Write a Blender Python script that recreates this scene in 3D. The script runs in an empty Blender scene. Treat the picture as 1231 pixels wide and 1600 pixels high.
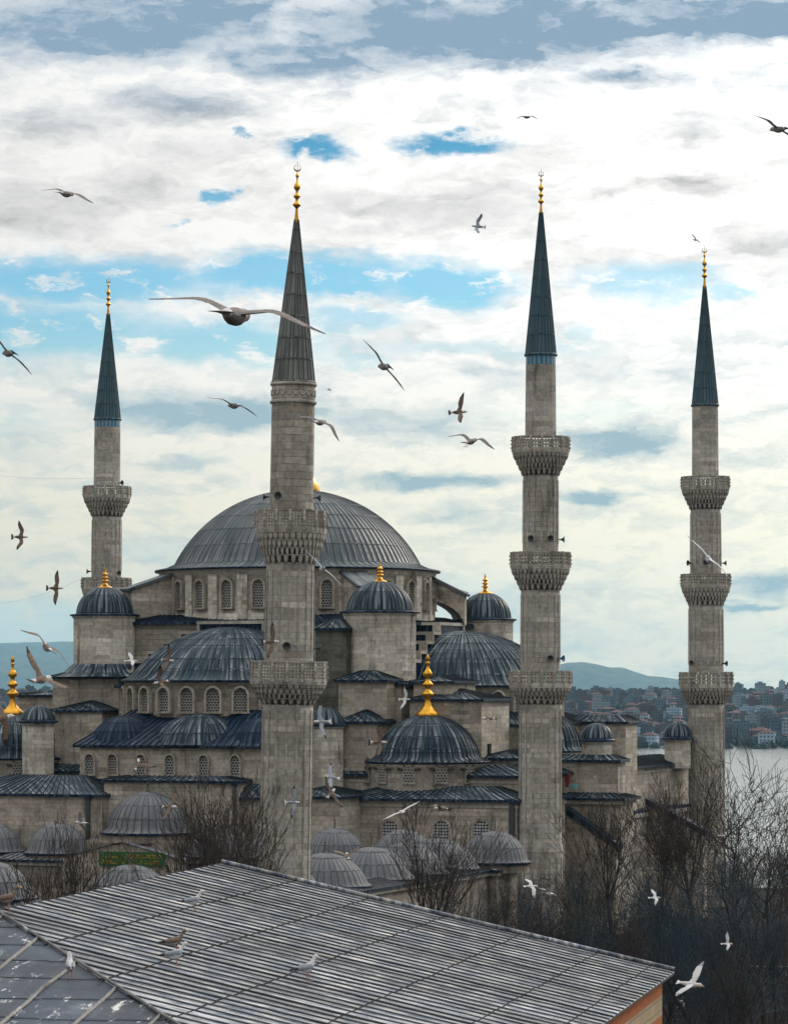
import bpy, math, random
from math import sin, cos, pi, radians, sqrt, atan2, asin
from mathutils import Vector, Matrix

S = bpy.context.scene
COL = S.collection
# ------------------------------------------------------------------ camera
FOC = 5000.0            # focal length in photograph pixels (1231 x 1600)
HOR, PCX = 1070.0, 615.5
ZC = 18.0               # camera height
GZ = -6.0               # ground round the mosque
cd = bpy.data.cameras.new("camera"); cam = bpy.data.objects.new("camera", cd); COL.objects.link(cam)
cam.location = (0, 0, ZC); cam.rotation_euler = (radians(90), 0, 0)
cd.sensor_width = 36; cd.lens = FOC / 1600 * 36; cd.shift_y = (HOR - 800) / 1600
cd.clip_start = 0.5; cd.clip_end = 40000
S.camera = cam
S.view_settings.view_transform = 'Standard'; S.view_settings.look = 'None'
S.view_settings.gamma = 1; S.view_settings.exposure = 0.05
S.cycles.use_denoising = True
S.cycles.max_bounces = 5; S.cycles.diffuse_bounces = 1; S.cycles.glossy_bounces = 3
S.cycles.transparent_max_bounces = 8; S.cycles.volume_bounces = 0
S.cycles.sample_clamp_indirect = 4

# ------------------------------------------------------------------ node helper
class NT:
    def __init__(s, tree):
        s.t = tree; tree.nodes.clear()
    def n(s, typ, _o=0, **kw):
        nd = s.t.nodes.new(typ); s.last = nd
        for k, v in kw.items():
            if k.startswith('i_'):
                key = k[2:]
                key = int(key) if key.isdigit() else key.replace('_', ' ')
                s.set(nd.inputs[key], v)
            else: setattr(nd, k, v)
        return nd.outputs[_o] if len(nd.outputs) else None
    def set(s, sock, v):
        if isinstance(v, bpy.types.NodeSocket): s.t.links.new(v, sock)
        else: sock.default_value = v
    def m(s, op, a, b=0.0, c=0.0, clamp=False):
        return s.n('ShaderNodeMath', operation=op, use_clamp=clamp, i_0=a, i_1=b, i_2=c)
    def v(s, op, a, b=(0, 0, 0), c=(0, 0, 0)):
        nd = s.t.nodes.new('ShaderNodeVectorMath'); nd.operation = op
        s.set(nd.inputs[0], a); s.set(nd.inputs[1], b)
        if op == 'MULTIPLY_ADD': s.set(nd.inputs[2], c)
        return nd.outputs[1] if op in ('LENGTH', 'DOT_PRODUCT', 'DISTANCE') else nd.outputs[0]
    def mix(s, f, a, b, blend='MIX'):
        nd = s.t.nodes.new('ShaderNodeMix'); nd.data_type = 'RGBA'; nd.blend_type = blend; nd.clamp_factor = True
        s.set(nd.inputs[0], f)
        for q, x in ((6, a), (7, b)):
            s.set(nd.inputs[q], x if isinstance(x, bpy.types.NodeSocket) else (*x[:3], 1))
        return nd.outputs[2]
    def rng(s, x, a, b, c=0.0, d=1.0, smooth=True):
        return s.n('ShaderNodeMapRange', interpolation_type='SMOOTHSTEP' if smooth else 'LINEAR',
                   i_0=x, i_1=a, i_2=b, i_3=c, i_4=d)
    def noise(s, vec, scale=1.0, detail=4.0, rough=0.55, col=False):
        return s.n('ShaderNodeTexNoise', 1 if col else 0, i_Vector=vec, i_Scale=scale, i_Detail=detail, i_Roughness=rough)
    def comb(s, x, y, z=0.0):
        return s.n('ShaderNodeCombineXYZ', i_0=x, i_1=y, i_2=z)

# ------------------------------------------------------------------ world: cloudy sky, laid out by compass bearing and elevation
SUN_AZ, SUN_EL = 38.0, 27.0     # degrees right of the view, degrees up
sund = Vector((sin(radians(SUN_AZ)) * cos(radians(SUN_EL)), cos(radians(SUN_AZ)) * cos(radians(SUN_EL)), sin(radians(SUN_EL))))
W = bpy.data.worlds.new("World"); S.world = W; W.use_nodes = True
def build_world():
    N = NT(W.node_tree)
    g = N.n('ShaderNodeTexCoord', 0)
    sp = N.t.nodes.new('ShaderNodeSeparateXYZ'); N.set(sp.inputs[0], g)
    x, y, z = sp.outputs
    hyp = N.m('SQRT', N.m('ADD', N.m('MULTIPLY', x, x), N.m('ADD', N.m('MULTIPLY', y, y), 1e-6)))
    px = N.m('MULTIPLY_ADD', N.m('ARCTAN2', x, y), FOC, PCX)
    el = N.m('MINIMUM', N.m('MAXIMUM', N.m('DIVIDE', z, hyp), -1.0), 3.0)
    py = N.m('MULTIPLY_ADD', el, -FOC, HOR)
    P = N.comb(px, py)
    wv = N.noise(N.v('MULTIPLY', P, (1/170, 1/70, 1)), 1, 5, 0.62, col=True)
    wf = N.noise(N.v('MULTIPLY', P, (1/42, 1/24, 1)), 1, 4, 0.6, col=True)
    PW = N.v('MULTIPLY_ADD', N.v('SUBTRACT', wv, (.5, .5, .5)), (170, 80, 0), P)
    PW = N.v('MULTIPLY_ADD', N.v('SUBTRACT', wf, (.5, .5, .5)), (50, 34, 0), PW)
    PS = N.v('MULTIPLY_ADD', N.v('SUBTRACT', wv, (.5, .5, .5)), (150, 60, 0), P)
    PS = N.v('MULTIPLY_ADD', N.v('SUBTRACT', wf, (.5, .5, .5)), (30, 18, 0), PS)
    def field(Pv, blobs, edge):
        acc = None
        for cx, cy, rx, ry, st in blobs:
            d = N.v('LENGTH', N.v('MULTIPLY_ADD', Pv, (1/rx, 1/ry, 0), (-cx/rx, -cy/ry, 0)))
            f = N.rng(d, 1.0, edge, 0.0, st)
            acc = f if acc is None else N.m('MAXIMUM', acc, f)
        return acc
    blue = field(PW, [(480,240,88,32,1),(716,226,108,25,1),(345,311,36,18,.95),(376,212,24,9,.75),(272,350,18,7,.6),
        (130,440,330,58,1),(470,432,330,52,1),(690,440,170,50,1),(60,520,300,70,1),(330,535,260,55,.95),(560,500,120,34,.7),
        (1010,440,170,40,.7),(1150,462,90,20,.65),(910,520,40,16,.4),(760,545,240,18,.35),(560,560,80,24,.5),(-60,660,220,50,.3),
        (40,975,330,60,.6),(700,940,200,60,.3),(300,860,200,30,.2),(900,640,200,30,.25)], .32)
    wisp = N.noise(N.v('MULTIPLY', PW, (1/85, 1/38, 1)), 1, 6, 0.6)
    blue = N.m('MULTIPLY', blue, N.rng(wisp, .68, .52))
    dark = field(PS, [(200,40,420,95,.95),(760,45,560,92,1),(1120,30,340,78,1),(470,88,280,48,.75),(60,20,200,50,.6),(990,125,150,28,.45),
        (330,645,290,44,.85),(640,655,200,36,.55),(985,690,150,44,.75),(700,752,175,22,.8),(930,780,85,22,.8),(1180,912,90,26,.55),(1160,945,90,10,.6),
        (270,170,170,46,.5),(60,330,190,60,.55),(215,290,130,42,.5),(100,200,190,40,.4),(1080,285,190,26,.4),(1180,375,130,32,.35),(620,318,220,34,.33),
        (960,300,60,12,.35),(720,300,120,60,.2),(1195,265,80,24,.3),(1090,215,60,18,.3),(760,590,110,24,.3),(680,800,80,26,.4),(280,720,90,14,.45),
        (160,760,110,16,.25),(1110,540,190,22,.2),(380,890,260,34,.3),(1000,590,200,24,.2),(30,870,140,20,.25)], .25)
    tex = N.noise(N.v('MULTIPLY', PS, (1/230, 1/74, 1)), 1, 7, 0.60)
    fine = N.noise(N.v('MULTIPLY', PS, (1/74, 1/32, 1)), 1, 6, 0.6)
    fine2 = N.noise(N.v('MULTIPLY', P, (1/26, 1/12, 1)), 1, 5, .65)
    shade = N.m('MULTIPLY', dark, N.rng(tex, .28, .68, .72, 1.15))
    shade = N.m('ADD', shade, N.rng(tex, .46, .62, 0, .30))
    shade = N.m('ADD', shade, N.rng(fine, .46, .60, -.02, .17))
    shade = N.m('ADD', shade, N.rng(fine2, .35, .65, -.05, .05), clamp=True)
    # the cloud deck is brighter towards the hidden sun and dull grey overhead and behind
    gl = N.m('POWER', N.m('MAXIMUM', N.v('DOT_PRODUCT', g, tuple(sund)), 0.0), 3.0)
    lowwarm = N.rng(py, 480, 860)
    top = N.rng(z, .22, .9)
    white = N.mix(lowwarm, (1.0, .985, .955), (1.0, .94, .755)); white = N.mix(N.rng(py, 880, 1030), white, (1.0, .90, .70))
    white = N.v('MULTIPLY', white, N.comb(*[N.m('MULTIPLY_ADD', gl, 1.3, N.m('MULTIPLY_ADD', top, .85, .48))] * 3))
    grey = N.mix(N.rng(py, 90, 260), (.26, .38, .51), (.50, .49, .485))
    grey = N.mix(N.rng(py, 400, 620), grey, (.36, .50, .56))
    cloud = N.mix(shade, white, grey)
    sky = N.n('ShaderNodeTexSky', sky_type='NISHITA', sun_disc=False, sun_elevation=radians(SUN_EL), sun_rotation=radians(SUN_AZ),
              altitude=50, air_density=1.0, dust_density=1.5, ozone_density=2.0)
    tint = N.mix(N.rng(py, 200, 440), (.16, .52, .74), (.46, .86, 1.08))
    tint = N.mix(N.rng(py, 440, 620), tint, (.66, .95, 1.04))
    sky = N.mix(1.0, N.v('MULTIPLY', sky, (.1, .1, .1)), tint, 'MULTIPLY')
    lowblue = N.mix(N.rng(py, 600, 850), sky, (.53, .72, .74))
    out = N.mix(blue, cloud, lowblue)
    out = N.v('MULTIPLY', out, (10, 10, 10))
    bg = N.n('ShaderNodeBackground', i_Color=out, i_Strength=.1)
    N.n('ShaderNodeOutputWorld', i_Surface=bg)
build_world()
sl = bpy.data.lights.new("sun", 'SUN'); sl.energy = 1.5; sl.angle = radians(14); sl.color = (1, .9, .76)
so = bpy.data.objects.new("sun", sl); COL.objects.link(so); so.rotation_euler = sund.to_track_quat('Z', 'Y').to_euler(); so.location = (60, 60, 120)

# ------------------------------------------------------------------ materials
MAT = {}
def material(name):
    m = bpy.data.materials.new(name); m.use_nodes = True; MAT[name] = m
    N = NT(m.node_tree)
    return N
def finish(N, col, rough=.6, metal=0.0, bump=None, bstr=.4, bdist=.05, spec=.5, extra=None):
    kw = dict(i_Base_Color=col if isinstance(col, bpy.types.NodeSocket) else (*col, 1), i_Roughness=rough, i_Metallic=metal)
    N.n('ShaderNodeBsdfPrincipled', **kw); b = N.last
    b.inputs['Specular IOR Level'].default_value = spec
    if bump is not None:
        N.set(b.inputs['Normal'], N.n('ShaderNodeBump', i_Strength=bstr, i_Distance=bdist, i_Height=bump))
    if extra:
        for k, v in extra.items(): N.set(b.inputs[k], v)
    N.n('ShaderNodeOutputMaterial', i_Surface=b.outputs[0])
def stone(name, c1, c2, mort, bw=1.1, bh=.42, stain=.6, green=0.0, bstr=.5):
    stain = min(.9, stain*1.25); N = material(name)
    uv = N.n('ShaderNodeTexCoord', 2); ob = N.n('ShaderNodeNewGeometry', 0)
    warp = N.v('MULTIPLY_ADD', N.v('SUBTRACT', N.noise(ob, .7, 2, .5, col=True), (.5, .5, .5)), (.16, .08, 0), uv)
    br = N.n('ShaderNodeTexBrick', i_Vector=warp, i_Color1=(*c1, 1), i_Color2=(*c2, 1), i_Mortar=(*[(p_ + q_)/2 for p_, q_ in zip(c1, c2)], 1), i_Scale=1.0, i_Mortar_Size=.014,
             i_Mortar_Smooth=.3, i_Bias=-.15, i_Brick_Width=bw, i_Row_Height=bh, offset=.5)
    fac = N.last.outputs[1]
    sp = N.t.nodes.new('ShaderNodeSeparateXYZ'); N.set(sp.inputs[0], uv)
    cell = N.comb(N.m('FLOOR', N.m('DIVIDE', sp.outputs[0], bw * 1.7)), N.m('FLOOR', N.m('DIVIDE', sp.outputs[1], bh)))
    wn = N.n('ShaderNodeTexWhiteNoise', 0, noise_dimensions='3D', i_Vector=cell)
    c = N.mix(N.rng(wn, .8, 1.0, 0, .55), br, (min(1, c1[0]*1.5), min(1, c1[1]*1.45), min(1, c1[2]*1.4)))
    c = N.mix(N.rng(wn, .16, .0, 0, .55), c, (c2[0]*.55, c2[1]*.5, c2[2]*.48))
    wide = N.comb(N.m('FLOOR', N.m('DIVIDE', N.m('ADD', sp.outputs[0], N.m('MULTIPLY', N.m('FLOOR', N.m('DIVIDE', sp.outputs[1], bh*2)), 1.37)), bw*4.1)), N.m('FLOOR', N.m('DIVIDE', sp.outputs[1], bh*2)))
    wn2 = N.n('ShaderNodeTexWhiteNoise', 0, noise_dimensions='3D', i_Vector=wide)
    c = N.mix(1.0, c, N.comb(*[N.rng(wn2, 0, 1, .72, 1.18, False)] * 3), 'MULTIPLY')
    wn3 = N.n('ShaderNodeTexWhiteNoise', 0, noise_dimensions='4D', i_Vector=cell, i_W=3.7)
    c = N.mix(N.rng(wn3, .55, 1, 0, .5), c, (c1[0]*.98, c1[1]*.88, c1[2]*.74))
    big = N.noise(ob, .22, 5, .6)
    c = N.mix(N.rng(big, .42, .7, 0, .45), c, (c2[0]*.75, c2[1]*.72, c2[2]*.66))
    fine = N.noise(ob, 3.0, 5, .65)
    c = N.mix(1.0, c, N.comb(*[N.rng(fine, .25, .75, .72, 1.22)] * 3), 'MULTIPLY')
    strk = N.noise(N.v('MULTIPLY', ob, (.8, .8, .13)), 1, 6, .68)
    jm = N.rng(N.noise(ob, .55, 3, .6), .36, .60, .12, 1)
    c = N.mix(N.m('MULTIPLY', fac, jm), c, mort)
    c = N.mix(N.rng(strk, .52, .72, 0, stain), c, (.04, .037, .033))
    pale = N.noise(N.v('MULTIPLY', ob, (.35, .35, .5)), 1, 5, .65)
    c = N.mix(N.rng(pale, .5, .72, 0, .45), c, (min(1, c1[0]*1.22), min(1, c1[1]*1.2), min(1, c1[2]*1.14)))
    if green: c = N.mix(N.rng(N.noise(N.v('MULTIPLY', ob, (.5, .5, .16)), 1.3, 4, .6), .58, .72, 0, green), c, (.03, .045, .022))
    h = N.m('ADD', N.m('MULTIPLY', fac, -1.0), N.m('MULTIPLY', fine, .9))
    finish(N, c, .85, bump=h, bstr=bstr, bdist=.05, spec=.25)
stone('limestone', (.48, .435, .375), (.37, .335, .285), (.15, .13, .105), green=.3)
stone('limestone_pale', (.60, .565, .50), (.50, .465, .41), (.2, .18, .15), green=.35, stain=.65)
stone('limestone_minaret', (.47, .445, .40), (.385, .362, .325), (.16, .145, .125), bw=1.2, bh=.46, stain=.55)
stone('limestone_old', (.44, .41, .36), (.33, .305, .265), (.10, .092, .08), bw=1.3, bh=.55, stain=.7, green=.35, bstr=.9)
stone('stone_mossy', (.17, .165, .14), (.10, .10, .085), (.05, .05, .04), stain=.8, green=.7)
stone('stone_recess_shade', (.085, .08, .07), (.05, .047, .042), (.03, .03, .03), stain=.6)  # near-black stone: shade of the corbel recesses put into the colour
stone('stone_trim', (.42, .40, .36), (.37, .35, .31), (.2, .19, .17), bw=2.2, bh=.9, stain=.5)
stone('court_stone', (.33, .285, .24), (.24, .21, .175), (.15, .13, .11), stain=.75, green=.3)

def lead(name, dark, mid, pale, streak=.5, rough=.42, green=0.0, spec=.13):
    """sheets of weathered lead; UV: one unit = one sheet"""
    N = material(name)
    uv = N.n('ShaderNodeTexCoord', 2); ob = N.n('ShaderNodeNewGeometry', 0)
    cell = N.v('FLOOR', uv)
    wn = N.n('ShaderNodeTexWhiteNoise', 0, noise_dimensions='3D', i_Vector=cell)
    c = N.mix(N.rng(wn, 0, 1, 0, 1, False), dark, mid)
    fr = N.t.nodes.new('ShaderNodeSeparateXYZ'); N.set(fr.inputs[0], N.v('FRACTION', uv))
    s1 = N.noise(N.v('MULTIPLY', uv, (2.6, .3, 1)), 1, 5, .62)
    s2 = N.noise(N.v('MULTIPLY', uv, (1.0, .5, 1)), 1, 3, .5)
    f = N.m('MULTIPLY', N.rng(s1, .44, .62), N.rng(s2, .35, .6, .15, 1))
    f = N.m('MULTIPLY', f, N.rng(fr.outputs[1], 1, 0, .45, 1.0, False))
    c = N.mix(N.m('MULTIPLY', f, streak), c, pale)
    big = N.noise(ob, .35, 5, .6)
    c = N.mix(N.rng(big, .5, .75, 0, .5), c, (dark[0]*.6, dark[1]*.62, dark[2]*.66))
    if green: c = N.mix(N.rng(N.noise(ob, .5, 4, .6), .5, .68, 0, green), c, (.05, .06, .03))
    edge = N.m('MINIMUM', N.rng(fr.outputs[1], .0, .07), N.rng(fr.outputs[0], .10, .16))
    c = N.mix(N.m('SUBTRACT', .85, N.m('MULTIPLY', edge, .85)), c, (dark[0]*.3, dark[1]*.3, dark[2]*.33))
    fine = N.noise(ob, 5, 4, .6)
    finish(N, c, N.rng(N.m('ADD', N.m('MULTIPLY', s1, .6), N.m('MULTIPLY', fine, .4)), .3, .7, rough - .1, rough + .2),
           bump=N.m('ADD', edge, N.m('MULTIPLY', fine, .5)), bstr=.5, bdist=.03, spec=spec)
lead('lead_sheet', (.004, .019, .032), (.014, .040, .062), (.40, .44, .47), .85)
lead('lead_blue', (.002, .012, .032), (.006, .023, .054), (.14, .20, .29), .5, .40)
lead('lead_grey', (.052, .072, .086), (.10, .120, .132), (.36, .37, .37), .75, .46, spec=.3)
lead('lead_spire', (.030, .076, .102), (.052, .108, .138), (.18, .25, .27), .6, .5, spec=.25)
lead('lead_spire_old', (.085, .10, .10), (.20, .205, .195), (.42, .42, .39), .8, .6, .3)
lead('lead_court', (.125, .135, .15), (.18, .183, .20), (.32, .30, .30), .5, .65)
N = material('gold'); ob = N.n('ShaderNodeNewGeometry', 0)
finish(N, N.mix(N.rng(N.noise(ob, 2.5, 4, .6), .3, .75), (.85, .43, .04), (.52, .25, .03)), .3, .85)
N = material('brass_dark'); ob = N.n('ShaderNodeNewGeometry', 0)
finish(N, N.mix(N.rng(N.noise(ob, 2.5, 4, .6), .3, .75), (.33, .2, .05), (.14, .09, .03)), .4, .8)
N = material('void'); finish(N, (.008, .009, .011), .8, spec=.1)
def plain(name, c, rough=.6, metal=0, var=.25, sc=3.0, spec=.4):
    N = material(name); ob = N.n('ShaderNodeTexCoord', 3)
    f = N.noise(ob, sc, 5, .6)
    finish(N, N.mix(1.0, c, N.comb(*[N.rng(f, .25, .75, 1 - var, 1 + var)] * 3), 'MULTIPLY'), rough, metal, spec=spec)
plain('horn_grey', (.05, .055, .055), .5); plain('blue_paint', (.05, .16, .34), .5)
plain('bark', (.026, .022, .021), .9, var=.4); plain('twig', (.044, .033, .028), .9, var=.4); plain('twig_plum', (.034, .022, .026), .9, var=.4); plain('twig_moss', (.024, .030, .020), .9, var=.4); plain('twig_grey', (.022, .042, .060), .9, var=.4)
plain('gull_white', (.56, .55, .56), .7, var=.12); plain('gull_grey', (.24, .27, .31), .7, var=.15); plain('gull_black', (.02, .018, .018), .7)
plain('gull_brown', (.15, .105, .08), .8, var=.6, sc=26); plain('gull_under', (.26, .235, .225), .8, var=.35, sc=16); plain('gull_pink', (.45, .20, .14), .6); plain('gull_bill', (.5, .33, .08), .5)
plain('gull_dusk', (.15, .13, .125), .8, var=.4, sc=16)
plain('white_paint', (.75, .75, .73), .6, var=.1); plain('steel', (.3, .31, .32), .4, .6)
plain('red_paint', (.24, .03, .025), .6); plain('teal_sheet', (.12, .3, .3), .6)
plain('dark_wood', (.05, .035, .025), .8)
# pierced window screens: pale stone net over dark glass
N = material('lattice'); uv = N.n('ShaderNodeTexCoord', 2)
br = N.n('ShaderNodeTexBrick', i_Vector=uv, i_Color1=(.012, .014, .018, 1), i_Color2=(.02, .022, .026, 1), i_Mortar=(.31, .30, .275, 1), i_Scale=1.0,
         i_Mortar_Size=.052, i_Mortar_Smooth=.2, i_Brick_Width=.30, i_Row_Height=.26, offset=.5)
finish(N, br, .6)
N = material('lattice_white'); uv = N.n('ShaderNodeTexCoord', 2)
rot = N.n('ShaderNodeMapping', i_Vector=uv, i_Rotation=(0, 0, radians(45)))
finish(N, N.n('ShaderNodeTexChecker', i_Vector=rot, i_Color1=(.01, .012, .016, 1), i_Color2=(.45, .46, .46, 1), i_Scale=5.0), .6)
N = material('tile_blue'); uv = N.n('ShaderNodeTexCoord', 2)
br = N.n('ShaderNodeTexBrick', i_Vector=uv, i_Color1=(.02, .13, .27, 1), i_Color2=(.03, .20, .34, 1), i_Mortar=(.34, .34, .31, 1), i_Scale=1.0,
         i_Mortar_Size=.055, i_Brick_Width=.44, i_Row_Height=3.0, offset=0)
finish(N, br, .3)
# foreground roof
def sp_u(N, uv):
    q = N.t.nodes.new('ShaderNodeSeparateXYZ'); N.set(q.inputs[0], uv); return q.outputs
def roofmat(name, a, b, c_, sx, sy, spots=0.0, rg=.38):
    N = material(name); uv = N.n('ShaderNodeTexCoord', 2); ob = N.n('ShaderNodeNewGeometry', 0)
    s1 = N.noise(N.v('MULTIPLY', uv, (sx, sy, 1)), 1, 6, .65)
    s2 = N.noise(uv, .6, 5, .6)
    c = N.mix(N.rng(s1, .41, .57), a, b)
    c = N.mix(N.m('MULTIPLY', N.rng(s1, .52, .72), N.rng(s2, .35, .65, .3, 1)), c, c_)
    c = N.mix(N.rng(s2, .5, .75, 0, .5), c, (a[0]*.7, a[1]*.75, a[2]*.85))
    s3 = N.noise(N.v('MULTIPLY', uv, (.42, .30, 1)), 1, 5, .65); s4 = N.n('ShaderNodeTexWhiteNoise', 0, noise_dimensions='3D', i_Vector=N.comb(N.m('FLOOR', N.m('DIVIDE', sp_u(N, uv)[0], .485)), N.m('FLOOR', N.m('DIVIDE', sp_u(N, uv)[1], 1.735))))
    c = N.mix(1.0, c, N.comb(*[N.m('MULTIPLY', N.rng(s3, .36, .64, .52, 1.2), N.rng(s4, 0, 1, .74, 1.18, False))] * 3), 'MULTIPLY')
    if spots:
        sp1 = N.noise(N.v('MULTIPLY', uv, (1.6, .6, 1)), 2.6, 6, .78); sp2 = N.noise(ob, .7, 2, .5)
        c = N.mix(N.m('MULTIPLY', N.m('MULTIPLY', N.rng(sp1, .565, .63), N.rng(sp2, .42, .56)), spots), c, (.6, .6, .6))
        c = N.mix(N.m('MULTIPLY', N.rng(sp1, .40, .32), .6), c, (a[0]*.35, a[1]*.33, a[2]*.32))
    f = N.noise(ob, 9, 5, .65)
    finish(N, c, N.rng(s1, .3, .7, rg, rg + .2), bump=N.m('ADD', N.m('MULTIPLY', s1, .6), N.m('MULTIPLY', f, .6)), bstr=.6, bdist=.03)
roofmat('roof_sheet', (.045, .075, .125), (.30, .315, .34), (.82, .74, .60), 6.0, 1.7, spots=.8, rg=.34)
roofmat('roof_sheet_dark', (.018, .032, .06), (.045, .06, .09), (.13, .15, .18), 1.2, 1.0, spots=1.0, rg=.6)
roofmat('roof_batten', (.012, .016, .022), (.03, .032, .035), (.14, .13, .12), 4.0, 2.0, rg=.55)
roofmat('roof_trim', (.07, .072, .08), (.15, .145, .14), (.32, .30, .28), 3.0, 5.0, spots=.5, rg=.5)
N = material('brick_bands'); uv = N.n('ShaderNodeTexCoord', 2)
sp = N.t.nodes.new('ShaderNodeSeparateXYZ'); N.set(sp.inputs[0], uv)
band = N.m('GREATER_THAN', N.m('FRACT', N.m('DIVIDE', N.m('SUBTRACT', sp.outputs[1], 11.28), .86)), .5)
b1 = N.n('ShaderNodeTexBrick', i_Vector=uv, i_Color1=(.40, .10, .02, 1), i_Color2=(.30, .07, .015, 1), i_Mortar=(.28, .13, .06, 1), i_Scale=1, i_Mortar_Size=.012, i_Brick_Width=.34, i_Row_Height=.085)
b2 = N.n('ShaderNodeTexBrick', i_Vector=uv, i_Color1=(.40, .32, .21, 1), i_Color2=(.31, .24, .15, 1), i_Mortar=(.2, .15, .10, 1), i_Scale=1, i_Mortar_Size=.014, i_Brick_Width=.62, i_Row_Height=.255)
finish(N, N.mix(band, b1, b2), .85, spec=.2)
N = material('green_panel'); finish(N, (.010, .105, .024), .5)
# ------------------------------------------------------------------ mesh builder
class MB:
    def __init__(s): s.v = []; s.f = []; s.uv = []; s.mi = []; s.sm = []; s.ms = []
    def mat(s, name):
        if name not in s.ms: s.ms.append(name)
        return s.ms.index(name)
    def face(s, pts, mat, uv=None, sm=False):
        b = len(s.v); s.v.extend(pts); s.f.append(tuple(range(b, b + len(pts))))
        if uv is None:
            p0, p1, p2 = Vector(pts[0]), Vector(pts[1]), Vector(pts[2])
            n = (p1 - p0).cross(p2 - p0)
            if n.length < 1e-9 and len(pts) > 3: n = (p2 - p0).cross(Vector(pts[3]) - p0)
            if abs(n.z) > .92 * n.length: uv = [(p[0], p[1]) for p in pts]
            else:
                t = Vector((-n.y, n.x, 0)); t.normalize()
                uv = [(t.x * p[0] + t.y * p[1], p[2]) for p in pts]
        s.uv.append(uv); s.mi.append(s.mat(mat)); s.sm.append(sm)
    def box(s, x0, x1, y0, y1, z0, z1, mat, top=None, taper=0.0):
        t = taper
        lo = [(x0, y0, z0), (x1, y0, z0), (x1, y1, z0), (x0, y1, z0)]
        hi = [(x0+t, y0+t, z1), (x1-t, y0+t, z1), (x1-t, y1-t, z1), (x0+t, y1-t, z1)]
        for i in range(4):
            j = (i + 1) % 4; s.face([lo[i], lo[j], hi[j], hi[i]], mat)
        s.face(hi, top or mat); s.face(lo[::-1], mat)
    def obox(s, M, x0, x1, y0, y1, z0, z1, mat, taper=0.0):
        k = len(s.v); s.box(x0, x1, y0, y1, z0, z1, mat, taper=taper)
        s.v[k:] = [tuple(M @ Vector(p)) for p in s.v[k:]]
    def grid(s, rows, mat, uvs=None, closed=False, sm=True, skip=None):
        """rows of equal length, shared vertices"""
        b = len(s.v); n = len(rows[0]); m_ = s.mat(mat)
        for r in rows: s.v.extend(r)
        for i in range(len(rows) - 1):
            for j in range(n if closed else n - 1):
                if skip and skip(i, j): continue
                k = (j + 1) % n
                s.f.append((b + i*n + j, b + i*n + k, b + (i+1)*n + k, b + (i+1)*n + j))
                if uvs:
                    u = uvs
                    a0, a1 = u[i][j], u[i][j+1] if j + 1 < len(u[i]) else u[i][k]
                    b0, b1 = u[i+1][j], u[i+1][j+1] if j + 1 < len(u[i+1]) else u[i+1][k]
                    s.uv.append([a0, a1, b1, b0])
                else:
                    q = [s.v[t] for t in s.f[-1]]; s.uv.append([(p[0], p[2]) for p in q])
                s.mi.append(m_); s.sm.append(sm)
    def lathe(s, prof, n, mat, c=(0, 0), sm=True, rot=0.0, uvr=None, cap=False):
        rows, uvs = [], []
        R = uvr or max(p[0] for p in prof); acc = 0.0
        for i, (r, z) in enumerate(prof):
            if i: acc += sqrt((r - prof[i-1][0])**2 + (z - prof[i-1][1])**2)
            rows.append([(c[0] + r*cos(rot + 2*pi*j/n), c[1] + r*sin(rot + 2*pi*j/n), z) for j in range(n)])
            uvs.append([(R * 2*pi*j/n, acc + prof[0][1]) for j in range(n + 1)])
        s.grid(rows, mat, uvs, True, sm)
        if cap: s.face(rows[-1], mat)
    def tube(s, pts, rad, n, mat, cap=False):
        rows = []
        pts = [Vector(p) for p in pts]
        up = Vector((0, 0, 1))
        for i, p in enumerate(pts):
            d = (pts[min(i+1, len(pts)-1)] - pts[max(i-1, 0)])
            if d.length < 1e-9: d = Vector((0, 0, 1))
            d.normalize()
            a = d.cross(up if abs(d.z) < .95 else Vector((1, 0, 0))); a.normalize(); b = d.cross(a)
            r = rad[i] if hasattr(rad, '__len__') else rad
            rows.append([tuple(p + r * (a * cos(2*pi*k/n) + b * sin(2*pi*k/n))) for k in range(n)])
        s.grid(rows, mat, None, True, True)
        if cap: s.face(rows[-1], mat); s.face(rows[0][::-1], mat)
    def mesh(s, name):
        me = bpy.data.meshes.new(name); me.from_pydata(s.v, [], s.f)
        for k in s.ms: me.materials.append(MAT[k])
        me.polygons.foreach_set('material_index', s.mi); me.polygons.foreach_set('use_smooth', s.sm)
        ul = me.uv_layers.new(name='UVMap'); flat = []
        for u in s.uv:
            for a in u: flat.extend(a[:2])
        ul.data.foreach_set('uv', flat); me.update()
        return me
    def build(s, name, parent=None, loc=(0, 0, 0), rz=0.0):
        o = bpy.data.objects.new(name, s.mesh(name)); COL.objects.link(o)
        o.location = loc; o.rotation_euler = (0, 0, rz)
        if parent: o.parent = parent
        return o
def tag(o, label=None, cat=None, group=None, kind=None):
    if label: o['label'] = label
    if cat: o['category'] = cat
    if group: o['group'] = group
    if kind: o['kind'] = kind
    return o
def empty(name, loc, rz=0.0):
    o = bpy.data.objects.new(name, None); COL.objects.link(o); o.location = loc; o.rotation_euler = (0, 0, rz); return o
def world_at(px, py, Y): return Vector(((px - PCX) / FOC * Y, Y, ZC + (HOR - py) / FOC * Y))

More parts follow.
